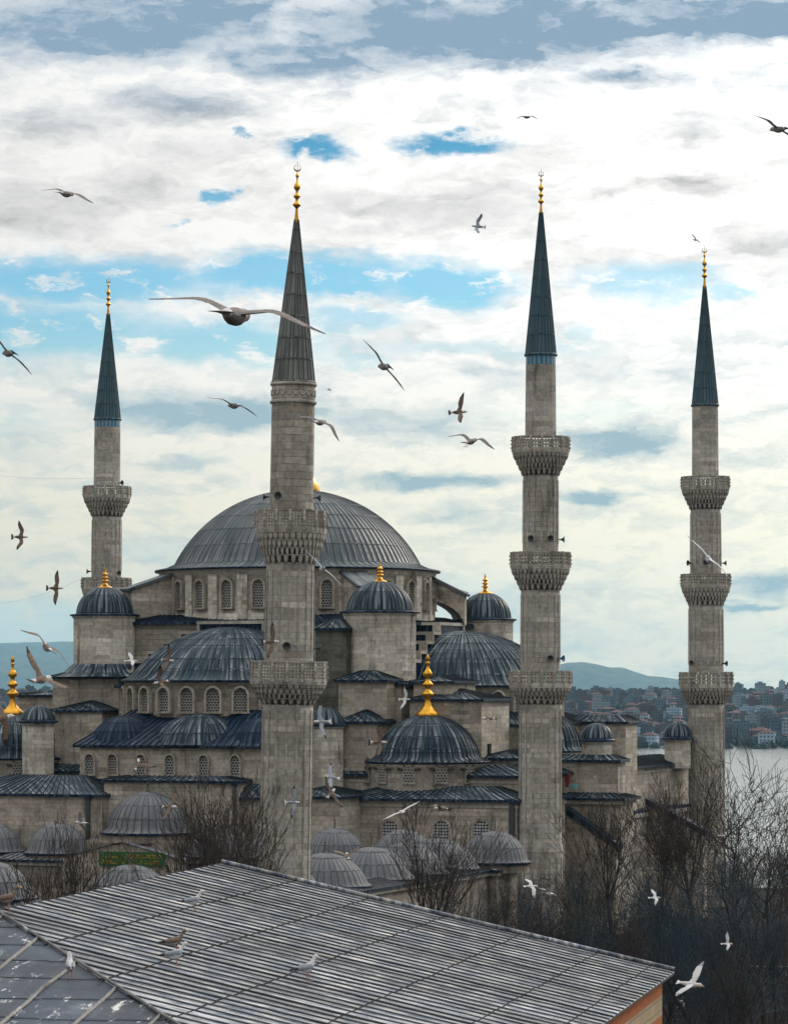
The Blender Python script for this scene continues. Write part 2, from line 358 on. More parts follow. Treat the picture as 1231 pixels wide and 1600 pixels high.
# ------------------------------------------------------------------ lead roofs and domes
def cap_profile(r, h, z0, n=14, flare=.0, fh=.0):
    """profile of a dome of base radius r and rise h, with an outward-flared skirt"""
    R = (r*r + h*h) / (2*h); zc = z0 + fh + h - R
    a0 = atan2(z0 + fh - zc, r)
    out = []
    if flare: out += [(r + flare, z0), (r + flare*.45, z0 + fh*.35)]
    for i in range(n + 1):
        a = a0 + (pi/2 - a0) * i / n
        out.append((max(R*cos(a), .03), zc + R*sin(a)))
    return out
def ribbed_dome(mb, cx, cy, z0, r, h, nr, mat, flare=.4, fh=.35, rw=.11, rh=.07, lap=2.0, n=16, rot=0.0, lobes=0.0):
    prof = cap_profile(r, h, z0, n, flare, fh)
    rows, uvs = [], []; acc = 0.0; step = 2*pi/nr
    for i, (q, z) in enumerate(prof):
        if i: acc += sqrt((q - prof[i-1][0])**2 + (z - prof[i-1][1])**2)
        row, uvr = [], []
        w = min(rw / max(q, .05), step*.35)
        fade = min(1.0, q / (r*.22))
        for k in range(nr):
            t = rot + k*step
            if lobes:
                for fr in (0, .12, .5, .88):
                    d = lobes * (sin(pi*fr)**.7 - .5) * 2 * fade if fr else -lobes * 1.1 * fade
                    a = t + fr*step
                    row.append((cx + (q+d)*cos(a), cy + (q+d)*sin(a), z)); uvr.append((k + fr, acc/lap))
            else:
                for fr, d in ((0.0, 0), (w*.25, rh), (w*.75, rh), (w, 0)):
                    a = t + fr
                    row.append((cx + (q + d*fade)*cos(a), cy + (q + d*fade)*sin(a), z + d*fade*.4)); uvr.append((k + fr/step, acc/lap))
        uvr.append((nr, acc/lap)); rows.append(row); uvs.append(uvr)
    mb.grid(rows, mat, uvs, True, not bool(lobes) and False or True)
    # thin eave edge
    e = prof[0][0]
    mb.lathe([(e - .35, z0 - .2), (e + .02, z0 - .2), (e + .05, z0 - .02), (e + .02, z0 + .01)], 72, 'lead_blue', (cx, cy))
    # horizontal laps
    L = lap; acc = 0
    for i in range(1, len(prof) - 2):
        acc += sqrt((prof[i][0]-prof[i-1][0])**2 + (prof[i][1]-prof[i-1][1])**2)
        if not lobes and acc > L:
            L += lap; q, z = prof[i]
            mb.lathe([(q + .035, z - .05), (q + .04, z + .02), (q - .02, z + .05)], 96, mat, (cx, cy))
def lead_quad(mb, a, b, c, d, mat, sp=.7, lap=2.0, rw=.10, rh=.07):
    """a-b eave, d-c top; battens run up the slope"""
    a, b, c, d = map(Vector, (a, b, c, d))
    W_ = (b - a).length; H_ = max((d - a).length, (c - b).length)
    nu = max(1, int(W_ / sp)); nrm = (b - a).cross(d - a)
    if nrm.length < 1e-6: nrm = (b - a).cross(c - a)
    nrm.normalize()
    mb.face([tuple(a), tuple(b), tuple(c), tuple(d)] if (c - d).length > 1e-4 else [tuple(a), tuple(b), tuple(c)], mat,
            [(0, 0), (nu, 0), (nu, H_/lap), (0, H_/lap)][:4 if (c - d).length > 1e-4 else 3])
    e = (b - a).normalized() * rw * .5
    for i in range(nu + 1):
        t = i / nu; p = a.lerp(b, t); q = d.lerp(c, t)
        if (q - p).length < .2: continue
        A = [p - e, p + e, p + e*.6 + nrm*rh, p - e*.6 + nrm*rh]; B = [q - e, q + e, q + e*.6 + nrm*rh, q - e*.6 + nrm*rh]
        L = (q - p).length / lap
        for k, (m, n_) in enumerate(((1, 2), (2, 3), (3, 0))):
            mb.face([tuple(A[m]), tuple(B[m]), tuple(B[n_]), tuple(A[n_])], mat, [(i, 0), (i, L), (i + .1, L), (i + .1, 0)])
        mb.face([tuple(x) for x in A], mat, [(i, 0)] * 4)
def lead_hip(mb, x0, x1, y0, y1, z, h, mat='lead_sheet', over=.35, sp=.7, flat=0.0):
    x0 -= over; x1 += over; y0 -= over; y1 += over
    mb.box(x0, x1, y0, y1, z, z + .22, 'lead_blue')
    z += .22
    w, d = x1 - x0, y1 - y0; m = min(w, d) / 2 * (1 - flat)
    r = [(x0 + m, y0 + m, z + h), (x1 - m, y0 + m, z + h), (x1 - m, y1 - m, z + h), (x0 + m, y1 - m, z + h)]
    c = [(x0, y0, z + .005), (x1, y0, z + .005), (x1, y1, z + .005), (x0, y1, z + .005)]
    for i in range(4):
        j = (i + 1) % 4; lead_quad(mb, c[i], c[j], r[j], r[i], mat, sp)
    if flat: mb.face(r, mat)
def lathe_finial(mb, c, z, h, mat='gold', w=1.0, crescent=True, n=20):
    """alem: stacked gilt bulbs, from a bell foot to a leaf or crescent"""
    P = [(.22, 0), (.235, .02), (.20, .06), (.13, .11), (.075, .17), (.05, .25), (.055, .30), (.115, .335), (.12, .36), (.075, .39), (.045, .42), (.05, .46),
         (.10, .49), (.105, .515), (.06, .545), (.038, .58), (.045, .62), (.09, .655), (.085, .69), (.05, .73), (.025, .78), (.022, .82), (.045, .845), (.02, .87)]
    mb.lathe([(r*h*w*1.05, z + q*h) for r, q in P], n, mat, c)
    zc = z + h*.925
    if crescent:
        pts, rad = [], []
        R = h*.05
        for i in range(13):
            a = radians(-90 - 150 + 300*i/12); pts.append((c[0] + R*cos(a), c[1], zc + R*sin(a))); rad.append(h*.013*max(.12, sin(pi*i/12)))
        mb.tube(pts, rad, 6, mat)
    else:
        mb.lathe([(h*.012, z + h*.87), (h*.04, z + h*.91), (h*.012, z + h*.97), (.004, z + h)], 10, mat, c)

# ------------------------------------------------------------------ arched windows
def window_mb(w, h, mat='lattice', frame='limestone', vous=None, fw=.16, deep=.22):
    """arched screen in the local x-z plane facing -y, sill at z = 0, wall face at y = 0"""
    mb = MB(); n = 12; r = w/2; sh = h - r*1.12
    arc = [(r*cos(pi*i/n), sh + r*1.12*sin(pi*i/n)) for i in range(n + 1)]
    out = [(r, 0)] + arc + [(-r, 0)]
    mb.face([(x, -.03, z) for x, z in out][::-1], mat, [(x, z) for x, z in out][::-1])
    k = (r + fw)/r
    ou = [(r + fw, 0)] + [(x*k, sh + (z - sh)*k) for x, z in arc] + [(-r - fw, 0)]
    for i in range(len(out) - 1):
        a, b = out[i], out[i+1]; A, B = ou[i], ou[i+1]
        mb.face([(a[0], -deep, a[1]), (A[0], -deep, A[1]), (B[0], -deep, B[1]), (b[0], -deep, b[1])], frame)
        mb.face([(a[0], -deep, a[1]), (b[0], -deep, b[1]), (b[0], 0, b[1]), (a[0], 0, a[1])], frame)
        mb.face([(A[0], -deep, A[1]), (A[0], 0, A[1]), (B[0], 0, B[1]), (B[0], -deep, B[1])], frame)
    mb.box(-r - fw - .08, r + fw + .08, -deep - .1, 0, -.16, 0, frame)
    if vous:
        for i in range(9):
            a = pi*(i + .5)/9
            if i % 2 == 0:
                M = Matrix.Translation((r*1.02*cos(a), 0, sh + r*1.1*sin(a))) @ Matrix.Rotation(pi/2 - a, 4, 'Y')
                mb.obox(M, -.11, .11, -deep - .04, 0, .0, .62, vous)
    return mb
WCACHE = {}
def window(parent, x, y, z, face, w, h, **kw):
    """face: angle of the outward normal"""
    key = (round(w, 2), round(h, 2), tuple(sorted(kw.items())))
    if key not in WCACHE: WCACHE[key] = window_mb(w, h, **kw).mesh('window')
    o = bpy.data.objects.new('window', WCACHE[key]); COL.objects.link(o)
    o.location = (x, y, z); o.rotation_euler = (0, 0, face + pi/2); o.parent = parent
    return o

# ================================================================== THE MOSQUE
TH = radians(-21.2); CX, CY = -10.0, 333.0
UX, UY = cos(TH), sin(TH)          # the mosque's own axes: a runs to the right and nearer, b runs away
def ab(px, b):
    k = (px - PCX) / FOC
    return (k * (CY + UX*b) - CX + UY*b) / (UX - UY*k)
def dep(a, b): return CY + a*UY + b*UX
def zz(py, a, b): return ZC + (HOR - py) * dep(a, b) / FOC
VIEW = atan2(-CY, -CX) - TH         # direction towards the camera in the mosque's frame
mosque = tag(empty('mosque', (CX, CY, GZ), TH), 'large grey stone mosque with cascading lead domes among the four minarets', 'mosque')
MZ = (0, 0, -GZ)
def mpart(mb, name, parent=mosque):
    return mb.build(name, parent, MZ if parent is mosque else (0, 0, 0))

# main drum and dome
mb = MB()
mb.lathe([(14.15, 24.2), (14.15, 25.2), (14.0, 25.3), (14.0, 29.0), (14.35, 29.25), (14.4, 29.5), (14.65, 29.6), (14.7, 29.78)], 84, 'limestone_pale', uvr=14)
drum = mpart(mb, 'dome_drum')
for k in range(-8, 8):                  # shallow pilasters between the windows
    a = VIEW - radians(2.2 + 13.846*(k + .5)); mb = MB()
    mb.obox(Matrix.Rotation(a, 4, 'Z'), 13.9, 14.28, -.55, .55, 24.6, 29.1, 'limestone_pale')
    mpart(mb, 'pilaster', drum)
for k in range(-6, 6):
    a = VIEW - radians(2.2 + 13.846*k)
    window(drum, 14.02*cos(a), 14.02*sin(a), 25.75, a, 1.12, 2.75, fw=.2, deep=.42)
mb = MB()
ribbed_dome(mb, 0, 0, 29.8, 12.75, 7.85, 108, 'lead_grey', flare=2.05, fh=.62, n=22, lap=2.1, rw=.10, rh=.06)
mdome = mpart(mb, 'main_dome')
mb = MB()
mb.lathe([(2.25, 38.1), (2.3, 38.3), (2.1, 39.0), (1.6, 39.75), (.9, 40.3), (.45, 40.8), (.4, 41.6), (.75, 42.0), (.35, 42.4), (.3, 43.0), (.55, 43.3), (.2, 43.7), (.15, 44.5), (.02, 45)], 32, 'gold')
mpart(mb, 'finial', mdome)

# square base under the drum with its lead apron
mb = MB()
mb.box(-14.4, 14.4, -14.4, 14.4, 9, 24.1, 'limestone_old')
base = mpart(mb, 'central_block')
mb = MB(); lead_hip(mb, -14.6, 14.6, -14.6, 14.6, 24.05, .8, 'lead_blue', over=.5, flat=.78)
mpart(mb, 'lead_apron', base)

# stepped great-arch gables
def stepped(rot):
    mb = MB(); M = Matrix.Rotation(rot, 4, 'Z')
    hs = [(3.4, 24.35), (5.4, 23.35), (7.3, 22.4), (9.0, 21.4), (10.6, 20.5), (12.0, 19.5)]
    prev = 0
    for i, (hw, zt) in enumerate(hs):
        for s in (-1, 1):
            x0, x1 = sorted((s*prev, s*hw))
            mb.obox(M, x0, x1, -16.9, -14.45, 12, zt - .32, 'lead_blue')
            mb.obox(M, x0 - (0 if s > 0 else .25), x1 + (.25 if s > 0 else 0), -17.15, -14.42, zt - .32, zt, 'stone_trim')
            e = s*hw; x0, x1 = sorted((e - s*.02, e + s*.23))
            mb.obox(M, x0, x1, -17.12, -16.3, (hs[i+1][1] if i < 5 else 18.4) , zt - .32, 'stone_trim')
        prev = hw
    return mb
mpart(stepped(0), 'stepped_gable'); mpart(stepped(pi/2), 'stepped_gable')

def dome_on_drum(name, a, b, r, zb, h, drum_h, nr, mat, rw=.11, flare=.9, fh=.5, drum_r=None, dm='limestone', lobes=0, lap=1.7, seg=72):
    mb = MB(); dr = drum_r or r + .45
    mb.lathe([(dr, zb - drum_h), (dr, zb - .55), (dr + .12, zb - .5), (dr + .2, zb - .2)], seg, dm, (a, b), uvr=dr, sm=seg > 20)
    d = mpart(mb, name)
    mb = MB(); ribbed_dome(mb, a, b, zb, r, h, nr, mat, flare=flare, fh=fh, rw=rw, lap=lap, lobes=lobes)
    mpart(mb, 'lead_dome', d)
    return d
# semi-domes on the near and on the right side
sd = dome_on_drum('semi_dome', 0, -16.5, 10.0, 18.45, 4.75, 3.6, 84, 'lead_sheet', flare=1.15, fh=.55, drum_r=10.6)
for k in range(-2, 7):
    a = VIEW - radians(-4.8 + 13.7*k)
    window(sd, 10.62*cos(a), -16.5 + 10.62*sin(a), 15.4, a, 1.3, 2.3, fw=.2, deep=.5)
sd2 = dome_on_drum('semi_dome', 18.3, 0, 9.7, 17.95, 5.0, 3.4, 84, 'lead_sheet', flare=1.1, fh=.55, drum_r=10.25)
for k in range(-1, 5):
    a = VIEW + radians(2.5 + 13.2*k)
    window(sd2, 18.3 + 10.27*cos(a), 10.27*sin(a), 15.2, a, 1.2, 2.1, fw=.2, deep=.5)

# corner turrets of the dome
def turret(a, b, rd, rb, zb, h, zlow, fin, skirt=0.0, nl=22, seg=12, name='dome_turret', fm='gold'):
    mb = MB()
    mb.lathe([(rb, zlow), (rb, zb - .4), (rb + .12, zb - .35), (rb + .18, zb - .15)], seg, 'limestone_pale', (a, b), sm=False, rot=.1, uvr=rb)
    t = mpart(mb, name)
    mb = MB()
    mb.lathe([(rb + .3, zb - .16), (rb + .36, zb), (rd + .05, zb + .12)], 48, 'lead_blue', (a, b))
    ribbed_dome(mb, a, b, zb + .1, rd, h, nl, 'lead_sheet', flare=.0, fh=0, lobes=rd*.022, n=12)
    if skirt:
        mb.lathe([(rb + skirt, zlow), (rb + skirt*.5, zlow + .35), (rb + .1, zlow + 1.3)], 24, 'lead_sheet', (a, b))
    mpart(mb, 'lead_dome', t)
    if fin:
        mb = MB(); lathe_finial(mb, (a, b), zb + h - .05, fin, fm, w=1.55 if fin > 1.4 else 1.0, crescent=False); mpart(mb, 'finial', t)
    return t
turret(15.1, -15.1, 3.25, 3.65, 25.15, 2.95, 18.0, 2.0)
turret(-14.8, -15.1, 2.85, 3.2, 25.1, 2.75, 18.8, 2.1, skirt=2.2)
turret(15.3, 15.1, 2.75, 3.05, 25.0, 2.75, 18.0, 2.2)
turret(-15.1, 15.1, 2.75, 3.05, 25.0, 2.75, 18.0, 2.2)

def block(x0, x1, y0, y1, z0, z1, roof=.8, mat='limestone', name='wall_block', lm='lead_sheet', flat=0.0, over=.35):
    mb = MB(); mb.box(x0, x1, y0, y1, z0, z1, mat)
    o = mpart(mb, name)
    if roof:
        mb = MB(); lead_hip(mb, x0, x1, y0, y1, z1, roof, lm, over=over, flat=flat); mpart(mb, 'lead_roof', o)
    return o
def pblock(px0, px1, py, b0, b1, z0, roof=.8, **kw):
    a0, a1 = ab(px0, b0), ab(px1, b0)
    return block(a0, a1, b0, b1, z0, zz(py, (a0 + a1)/2, b0), roof, **kw)
# piers below the turrets, buttress walls
block(11.4, 18.8, -18.8, -11.4, 0, 17.9, .5, name='pier', flat=.6)
block(-18.8, -11.4, -18.8, -11.4, 0, 18.6, .5, name='pier', flat=.6)
block(11.9, 18.6, 11.9, 18.6, 0, 18.0, .5, name='pier', flat=.6)
pblock(493, 541, 985, -19.2, -14.5, 8, .9, name='buttress', mat='stone_mossy', flat=.3)
pblock(529, 603, 1066, -21.4, -18.0, 4, .9, name='buttress')
pblock(533, 590, 1131, -23.6, -20, 4, 1.1, name='buttress')
pblock(646, 706, 1068, -18.6, -12, 4, .5, name='buttress')
pblock(640, 752, 1096, -20.0, -12, 4, 1.0, name='buttress')
pblock(735, 826, 1135, -11, 10, 4, 1.2, name='gallery')
pblock(752, 812, 1188, -19, -10, 2, .7, name='gallery')
pblock(86, 160, 1113, -22.5, -14, 2, .9, name='buttress')
pblock(28, 88, 1089, -12, -4, 6, .4, name='buttress')
pblock(186, 236, 1075, -20.5, -16, 8, .9, name='buttress', mat='limestone_old')

# flying buttresses between turrets and drum
def flying(ang, r0, r1, z0, z1, w=1.6, arch=True):
    """a sloped lead-capped buttress running in to the drum"""
    mb = MB(); M = Matrix.Rotation(ang, 4, 'Z'); n = 8
    low = []
    for i in range(n + 1):
        t = i/n; x = r0 + (r1 - r0)*t; zt = z0 + (z1 - z0)*t
        zb = 24.0 if not arch else 24.2 + sqrt(max(0, 1 - (.25 + t*.75)**2)) * (z0 - 26.2)
        low.append((x, zt, zb))
    for i in range(n):
        (xa, za, ba), (xb, zb_, bb) = low[i], low[i+1]
        for s in (-1, 1):
            q = [(xa, s*w/2, ba), (xb, s*w/2, bb), (xb, s*w/2, zb_), (xa, s*w/2, za)]
            mb.face([tuple(M @ Vector(p)) for p in (q if s < 0 else q[::-1])], 'limestone')
        q = [(xa, -w/2, ba), (xa, w/2, ba), (xb, w/2, bb), (xb, -w/2, bb)]
        mb.face([tuple(M @ Vector(p)) for p in q], 'limestone_old')
    q = [(r1, -w/2, low[-1][2]), (r1, w/2, low[-1][2]), (r1, w/2, z1), (r1, -w/2, z1)]
    mb.face([tuple(M @ Vector(p)) for p in q], 'limestone')
    A = Vector((r0, 0, z0)); B = Vector((r1, 0, z1)); d = (B - A).normalized(); nn = Vector((-d.z, 0, d.x))
    for k, (o_, hh) in enumerate(((.25, .28),)):
        pts = [A + Vector((0, -w/2 - o_, 0)), B + Vector((0, -w/2 - o_, 0)) + d*.3, B + Vector((0, w/2 + o_, 0)) + d*.3, A + Vector((0, w/2 + o_, 0))]
        top = [p + nn*hh for p in pts]
        if top[0].z < pts[0].z: top = [p - nn*hh for p in pts]
        mb.face([tuple(M @ p) for p in top], 'lead_grey', [(0, 0), (0, 3), (2, 3), (2, 0)])
        for i in range(4):
            j = (i + 1) % 4; mb.face([tuple(M @ p) for p in (pts[i], pts[j], top[j], top[i])], 'lead_grey', [(0, 0), (1, 0), (1, 1), (0, 1)])
    return mpart(mb, 'flying_buttress')
for a_, ar in ((-135, False), (-45, False), (45, True), (135, False)):
    flying(radians(a_), 14.0, 18.6, 29.2, 27.6, 2.2, ar)
flying(radians(180 - 14), 14.0, 18.2, 29.1, 27.6, 1.6, False)
flying(radians(180 + 22), 14.0, 18.6, 29.1, 27.5, 1.8, False)
flying(radians(12), 14.0, 17.6, 29.0, 27.2, 1.5)

# the near side: three-lobed exedra under the semi-dome
mb = MB(); mb.box(-9.6, 9.6, -31, -24, 4, 12.0, 'limestone')
ex = mpart(mb, 'exedra_wall')
for px_ in (142, 178, 222, 267, 320, 369):
    window(ex, ab(px_, -31.02), -31.02, 9.45, -pi/2, .95, 1.9, fw=.12, deep=.34)
mb = MB(); mb.box(-10.1, 10.1, -31.5, -23.5, 12.0, 12.22, 'lead_blue')
lead_quad(mb, (-10.1, -31.5, 12.23), (10.1, -31.5, 12.23), (9.4, -25.3, 15.6), (-6.6, -25.3, 15.6), 'lead_blue')
lead_quad(mb, (-10.1, -23.5, 12.23), (-10.1, -31.5, 12.23), (-6.6, -25.3, 15.6), (-6.6, -23.5, 15.6), 'lead_blue')
mpart(mb, 'lead_roof', ex)
for a_, rr, hh in ((1.4, 4.7, 2.75), (-6.4, 3.4, 2.5), (8.4, 3.4, 2.4)):
    mb = MB(); ribbed_dome(mb, a_, -26.9 if rr > 4 else -27.6, 12.3, rr, hh, 44 if rr > 4 else 32, 'lead_sheet' if rr > 4 else 'lead_blue', flare=.25, fh=.25, lap=1.3)
    mpart(mb, 'exedra_dome', ex)

# corner domes with gilt finials
def corner_dome(a, b, first):
    d = dome_on_drum('corner_dome', a, b, 5.0, 10.75, 3.95, 2.9, 52, 'lead_sheet', flare=.95, fh=.45, drum_r=5.7, rw=.10, lap=1.5)
    for k in range(-2, 4):
        an = VIEW + radians(-20 + 30.5*(k))
        window(d, a + 5.72*cos(an), b + 5.72*sin(an), 8.85, an, 1.05, 1.65, fw=.08, deep=.1, vous='dark_wood')
    mb = MB(); lathe_finial(mb, (a, b), 15.0, 6.0, 'gold', w=.82, crescent=False); mpart(mb, 'finial', d)
corner_dome(22.5, -21.5, True); corner_dome(-21.9, -21.5, False)

# lower terraces with wide lead roofs
def terrace(x0, x1, y0, y1, z1, rise, inset, mat='limestone', lm='lead_sheet', name='terrace'):
    mb = MB(); mb.box(x0, x1, y0, y1, -14, z1, mat)
    mb.box(x0 - .12, x1 + .12, y0 - .12, y1 + .12, z1 - .55, z1 - .3, 'stone_trim')
    o = mpart(mb, name); mb = MB()
    w = min(x1 - x0, y1 - y0) + 1.0
    lead_hip(mb, x0, x1, y0, y1, z1, rise, lm, over=.5, flat=1 - 2*inset/w); mpart(mb, 'lead_roof', o)
    return o
def drainpipe(px, y0, y1, b, w=.3):
    a = ab(px, b); mb = MB(); mb.box(a - w/2, a + w/2, b - .28, b, zz(y1, a, b), zz(y0, a, b), 'horn_grey'); mb.box(a - w*.8, a + w*.8, b - .42, b, zz(y0, a, b), zz(y0, a, b) + .35, 'lead_blue')
    mpart(mb, 'drainpipe')
drainpipe(541, 1254, 1330, -29.02, .55); drainpipe(800, 1254, 1345, -29.02, .5); drainpipe(139, 1247, 1320, -35.62, .4); drainpipe(368, 1228, 1290, -34.52, .3)
tr = terrace(16.5, 34.1, -29, -15, 7.2, 1.1, 4.0)
for px_ in (547, 690, 610, 752):
    mb = window_mb(1.6, 2.0, mat='lattice_white', fw=.2, deep=.15); o = mb.build('window', tr, (ab(px_, -29.03), -29.03, zz(1316, ab(px_, -29), -29)), 0)
terrace(-34.1, -16.5, -29, -15, 7.2, 1.1, 4.0)
terrace(-33, 33, -24, 31.5, 9.3, .9, 3.0)
pblock(163, 366, 1223, -34.5, -30.5, -14, .35, name='portico_wall', flat=.2)
pblock(-60, 160, 1244, -35.6, -28.6, -14, 1.7, name='portico_wall', lm='lead_sheet')
pblock(366, 440, 1250, -33.0, -30.5, -14, 1.2, name='portico_wall')
pblock(440, 532, 1248, -34.0, -26, -14, .8, name='portico_wall')
def stair_turret(px, b, r, pyb, pyt, pylow, n=16):
    a = ab(px, b); zb = zz(pyb, a, b); h = zz(pyt, a, b) - zb
    turret(a, b, r*1.0, r*.95, zb, h, zz(pylow, a, b), 0, nl=n, seg=8, name='stair_turret')
stair_turret(60, -26, 1.75, 1127, 1104, 1240)
stair_turret(510, -25, 1.75, 1132, 1107, 1250)
stair_turret(932, -8, 1.55, 1156, 1131, 1200)
stair_turret(1058, 26, 1.5, 1153, 1130, 1200)
# right-hand side facade
dome_on_drum('exedra', 27.0, 0, 3.7, 11.4, 3.5, 4, 40, 'lead_sheet', flare=.6, fh=.4, lap=1.4)
pblock(889, 977, 1131, 5, 9, 0, .7, name='gallery', flat=.5)
blk = pblock(868, 965, 1191, -10.5, -8, -14, .5, name='gallery', flat=.3)
a0, a1 = ab(862, -11.5), ab(969, -11.5); zl = zz(1247, a0, -11)
mb = MB(); mb.box(a0, a1, -11.6, -7.4, -14, zl - .5, 'limestone'); mb.box(a0, a1 + .3, -12, -7.2, zl - .5, zl - .15, 'stone_trim')
gl_ = mpart(mb, 'gallery'); mb = MB(); lead_hip(mb, a0, a1 + .3, -11.9, -7.3, zl - .15, .5, 'lead_sheet', flat=.4); mpart(mb, 'lead_roof', gl_)
for (p0, y0_, p1, y1_, b) in ((882, 1270, 962, 1328, -13.0), (1008, 1256, 1098, 1306, 12.0)):   # sloping copings of the side buttresses
    aa, bb = ab(p0, b), ab(p1, b); za, zb = zz(y0_, aa, b), zz(y1_, bb, b); mb = MB()
    for y in (b, b + 1.4):
        q = [(aa, y, -14), (bb, y, -14), (bb, y, zb), (aa, y, za)]; mb.face(q if y == b else q[::-1], 'limestone')
    mb.face([(bb, b, -14), (bb, b + 1.4, -14), (bb, b + 1.4, zb), (bb, b, zb)], 'limestone')
    A = [(aa, b - .2, za), (bb + .2, b - .2, zb), (bb + .2, b + 1.6, zb), (aa, b + 1.6, za)]; T = [(x, y, z + .6) for x, y, z in A]
    mb.face(T, 'lead_blue')
    for i in range(4): mb.face([A[i], A[(i+1) % 4], T[(i+1) % 4], T[i]], 'lead_blue')
    mpart(mb, 'side_buttress')
mb = MB(); mb.box(33.02, 34.2, 6, 27.5, -14, 4.4, 'limestone'); mb.box(33.02, 34.5, 5.8, 27.8, 4.4, 4.8, 'stone_trim'); mb.box(33.02, 34.45, 5.85, 27.7, 4.8, 5.1, 'lead_blue')
mpart(mb, 'side_ledge')
for (px_, py_, b, w, h, m) in ((1004, 1222, -10, .9, 1.5, 'void'),):
    mb = MB(); a_ = ab(px_, 10); mb.box(33.0, 33.06, 9.5, 10.6, 6.2, 8.0, 'void'); mpart(mb, 'side_opening')
mb = MB(); a_ = ab(878, -12.3); mb.box(a_ + .3, a_ + .7, -12.3, -12.0, zz(1230, a_, -12.3), zz(1208, a_, -12.3), 'red_paint'); mpart(mb, 'red_hatch')
mb = MB(); a_ = ab(884, -12.6); mb.box(a_ + .4, a_ + 1.1, -13.0, -12.1, zz(1232, a_, -12.6), zz(1225, a_, -12.6), 'teal_sheet'); mpart(mb, 'sheet_metal_box')
mb = MB(); a_ = ab(757, -18); z_ = zz(1180, a_, -18); mb.box(a_ - .3, a_ + .5, -18.3, -17.5, z_ - 1.6, z_ + 1.1, 'void'); mpart(mb, 'chimney')

# ================================================================== MINARETS
def shaft_mb(prof, n=16, mat='limestone_minaret', rib=True):
    mb = MB()
    mb.lathe(prof, n, mat, sm=False, uvr=prof[0][0])
    if rib:
        for k in range(n):
            a = 2*pi*k/n
            for (r0, z0), (r1, z1) in zip(prof[:-1], prof[1:]):
                if z1 - z0 < 2.5: continue
                M = Matrix.Rotation(a, 4, 'Z'); w = .07
                q0, q1 = r0 + .02, r1 + .02
                zz0, zz1 = z0 + .8, z1 - .5
                P = [(q0, -w, zz0), (q0, w, zz0), (q1, w, zz1), (q1, -w, zz1)]
                O = [(x + .03, y, z) for x, y, z in P]
                mb.face([tuple(M @ Vector(p)) for p in O], mat)
                mb.face([tuple(M @ Vector(p)) for p in (P[0], O[0], O[3], P[3])], mat); mb.face([tuple(M @ Vector(p)) for p in (O[1], P[1], P[2], O[2])], mat)
                # little arch at the head of each panel
            
    return mb
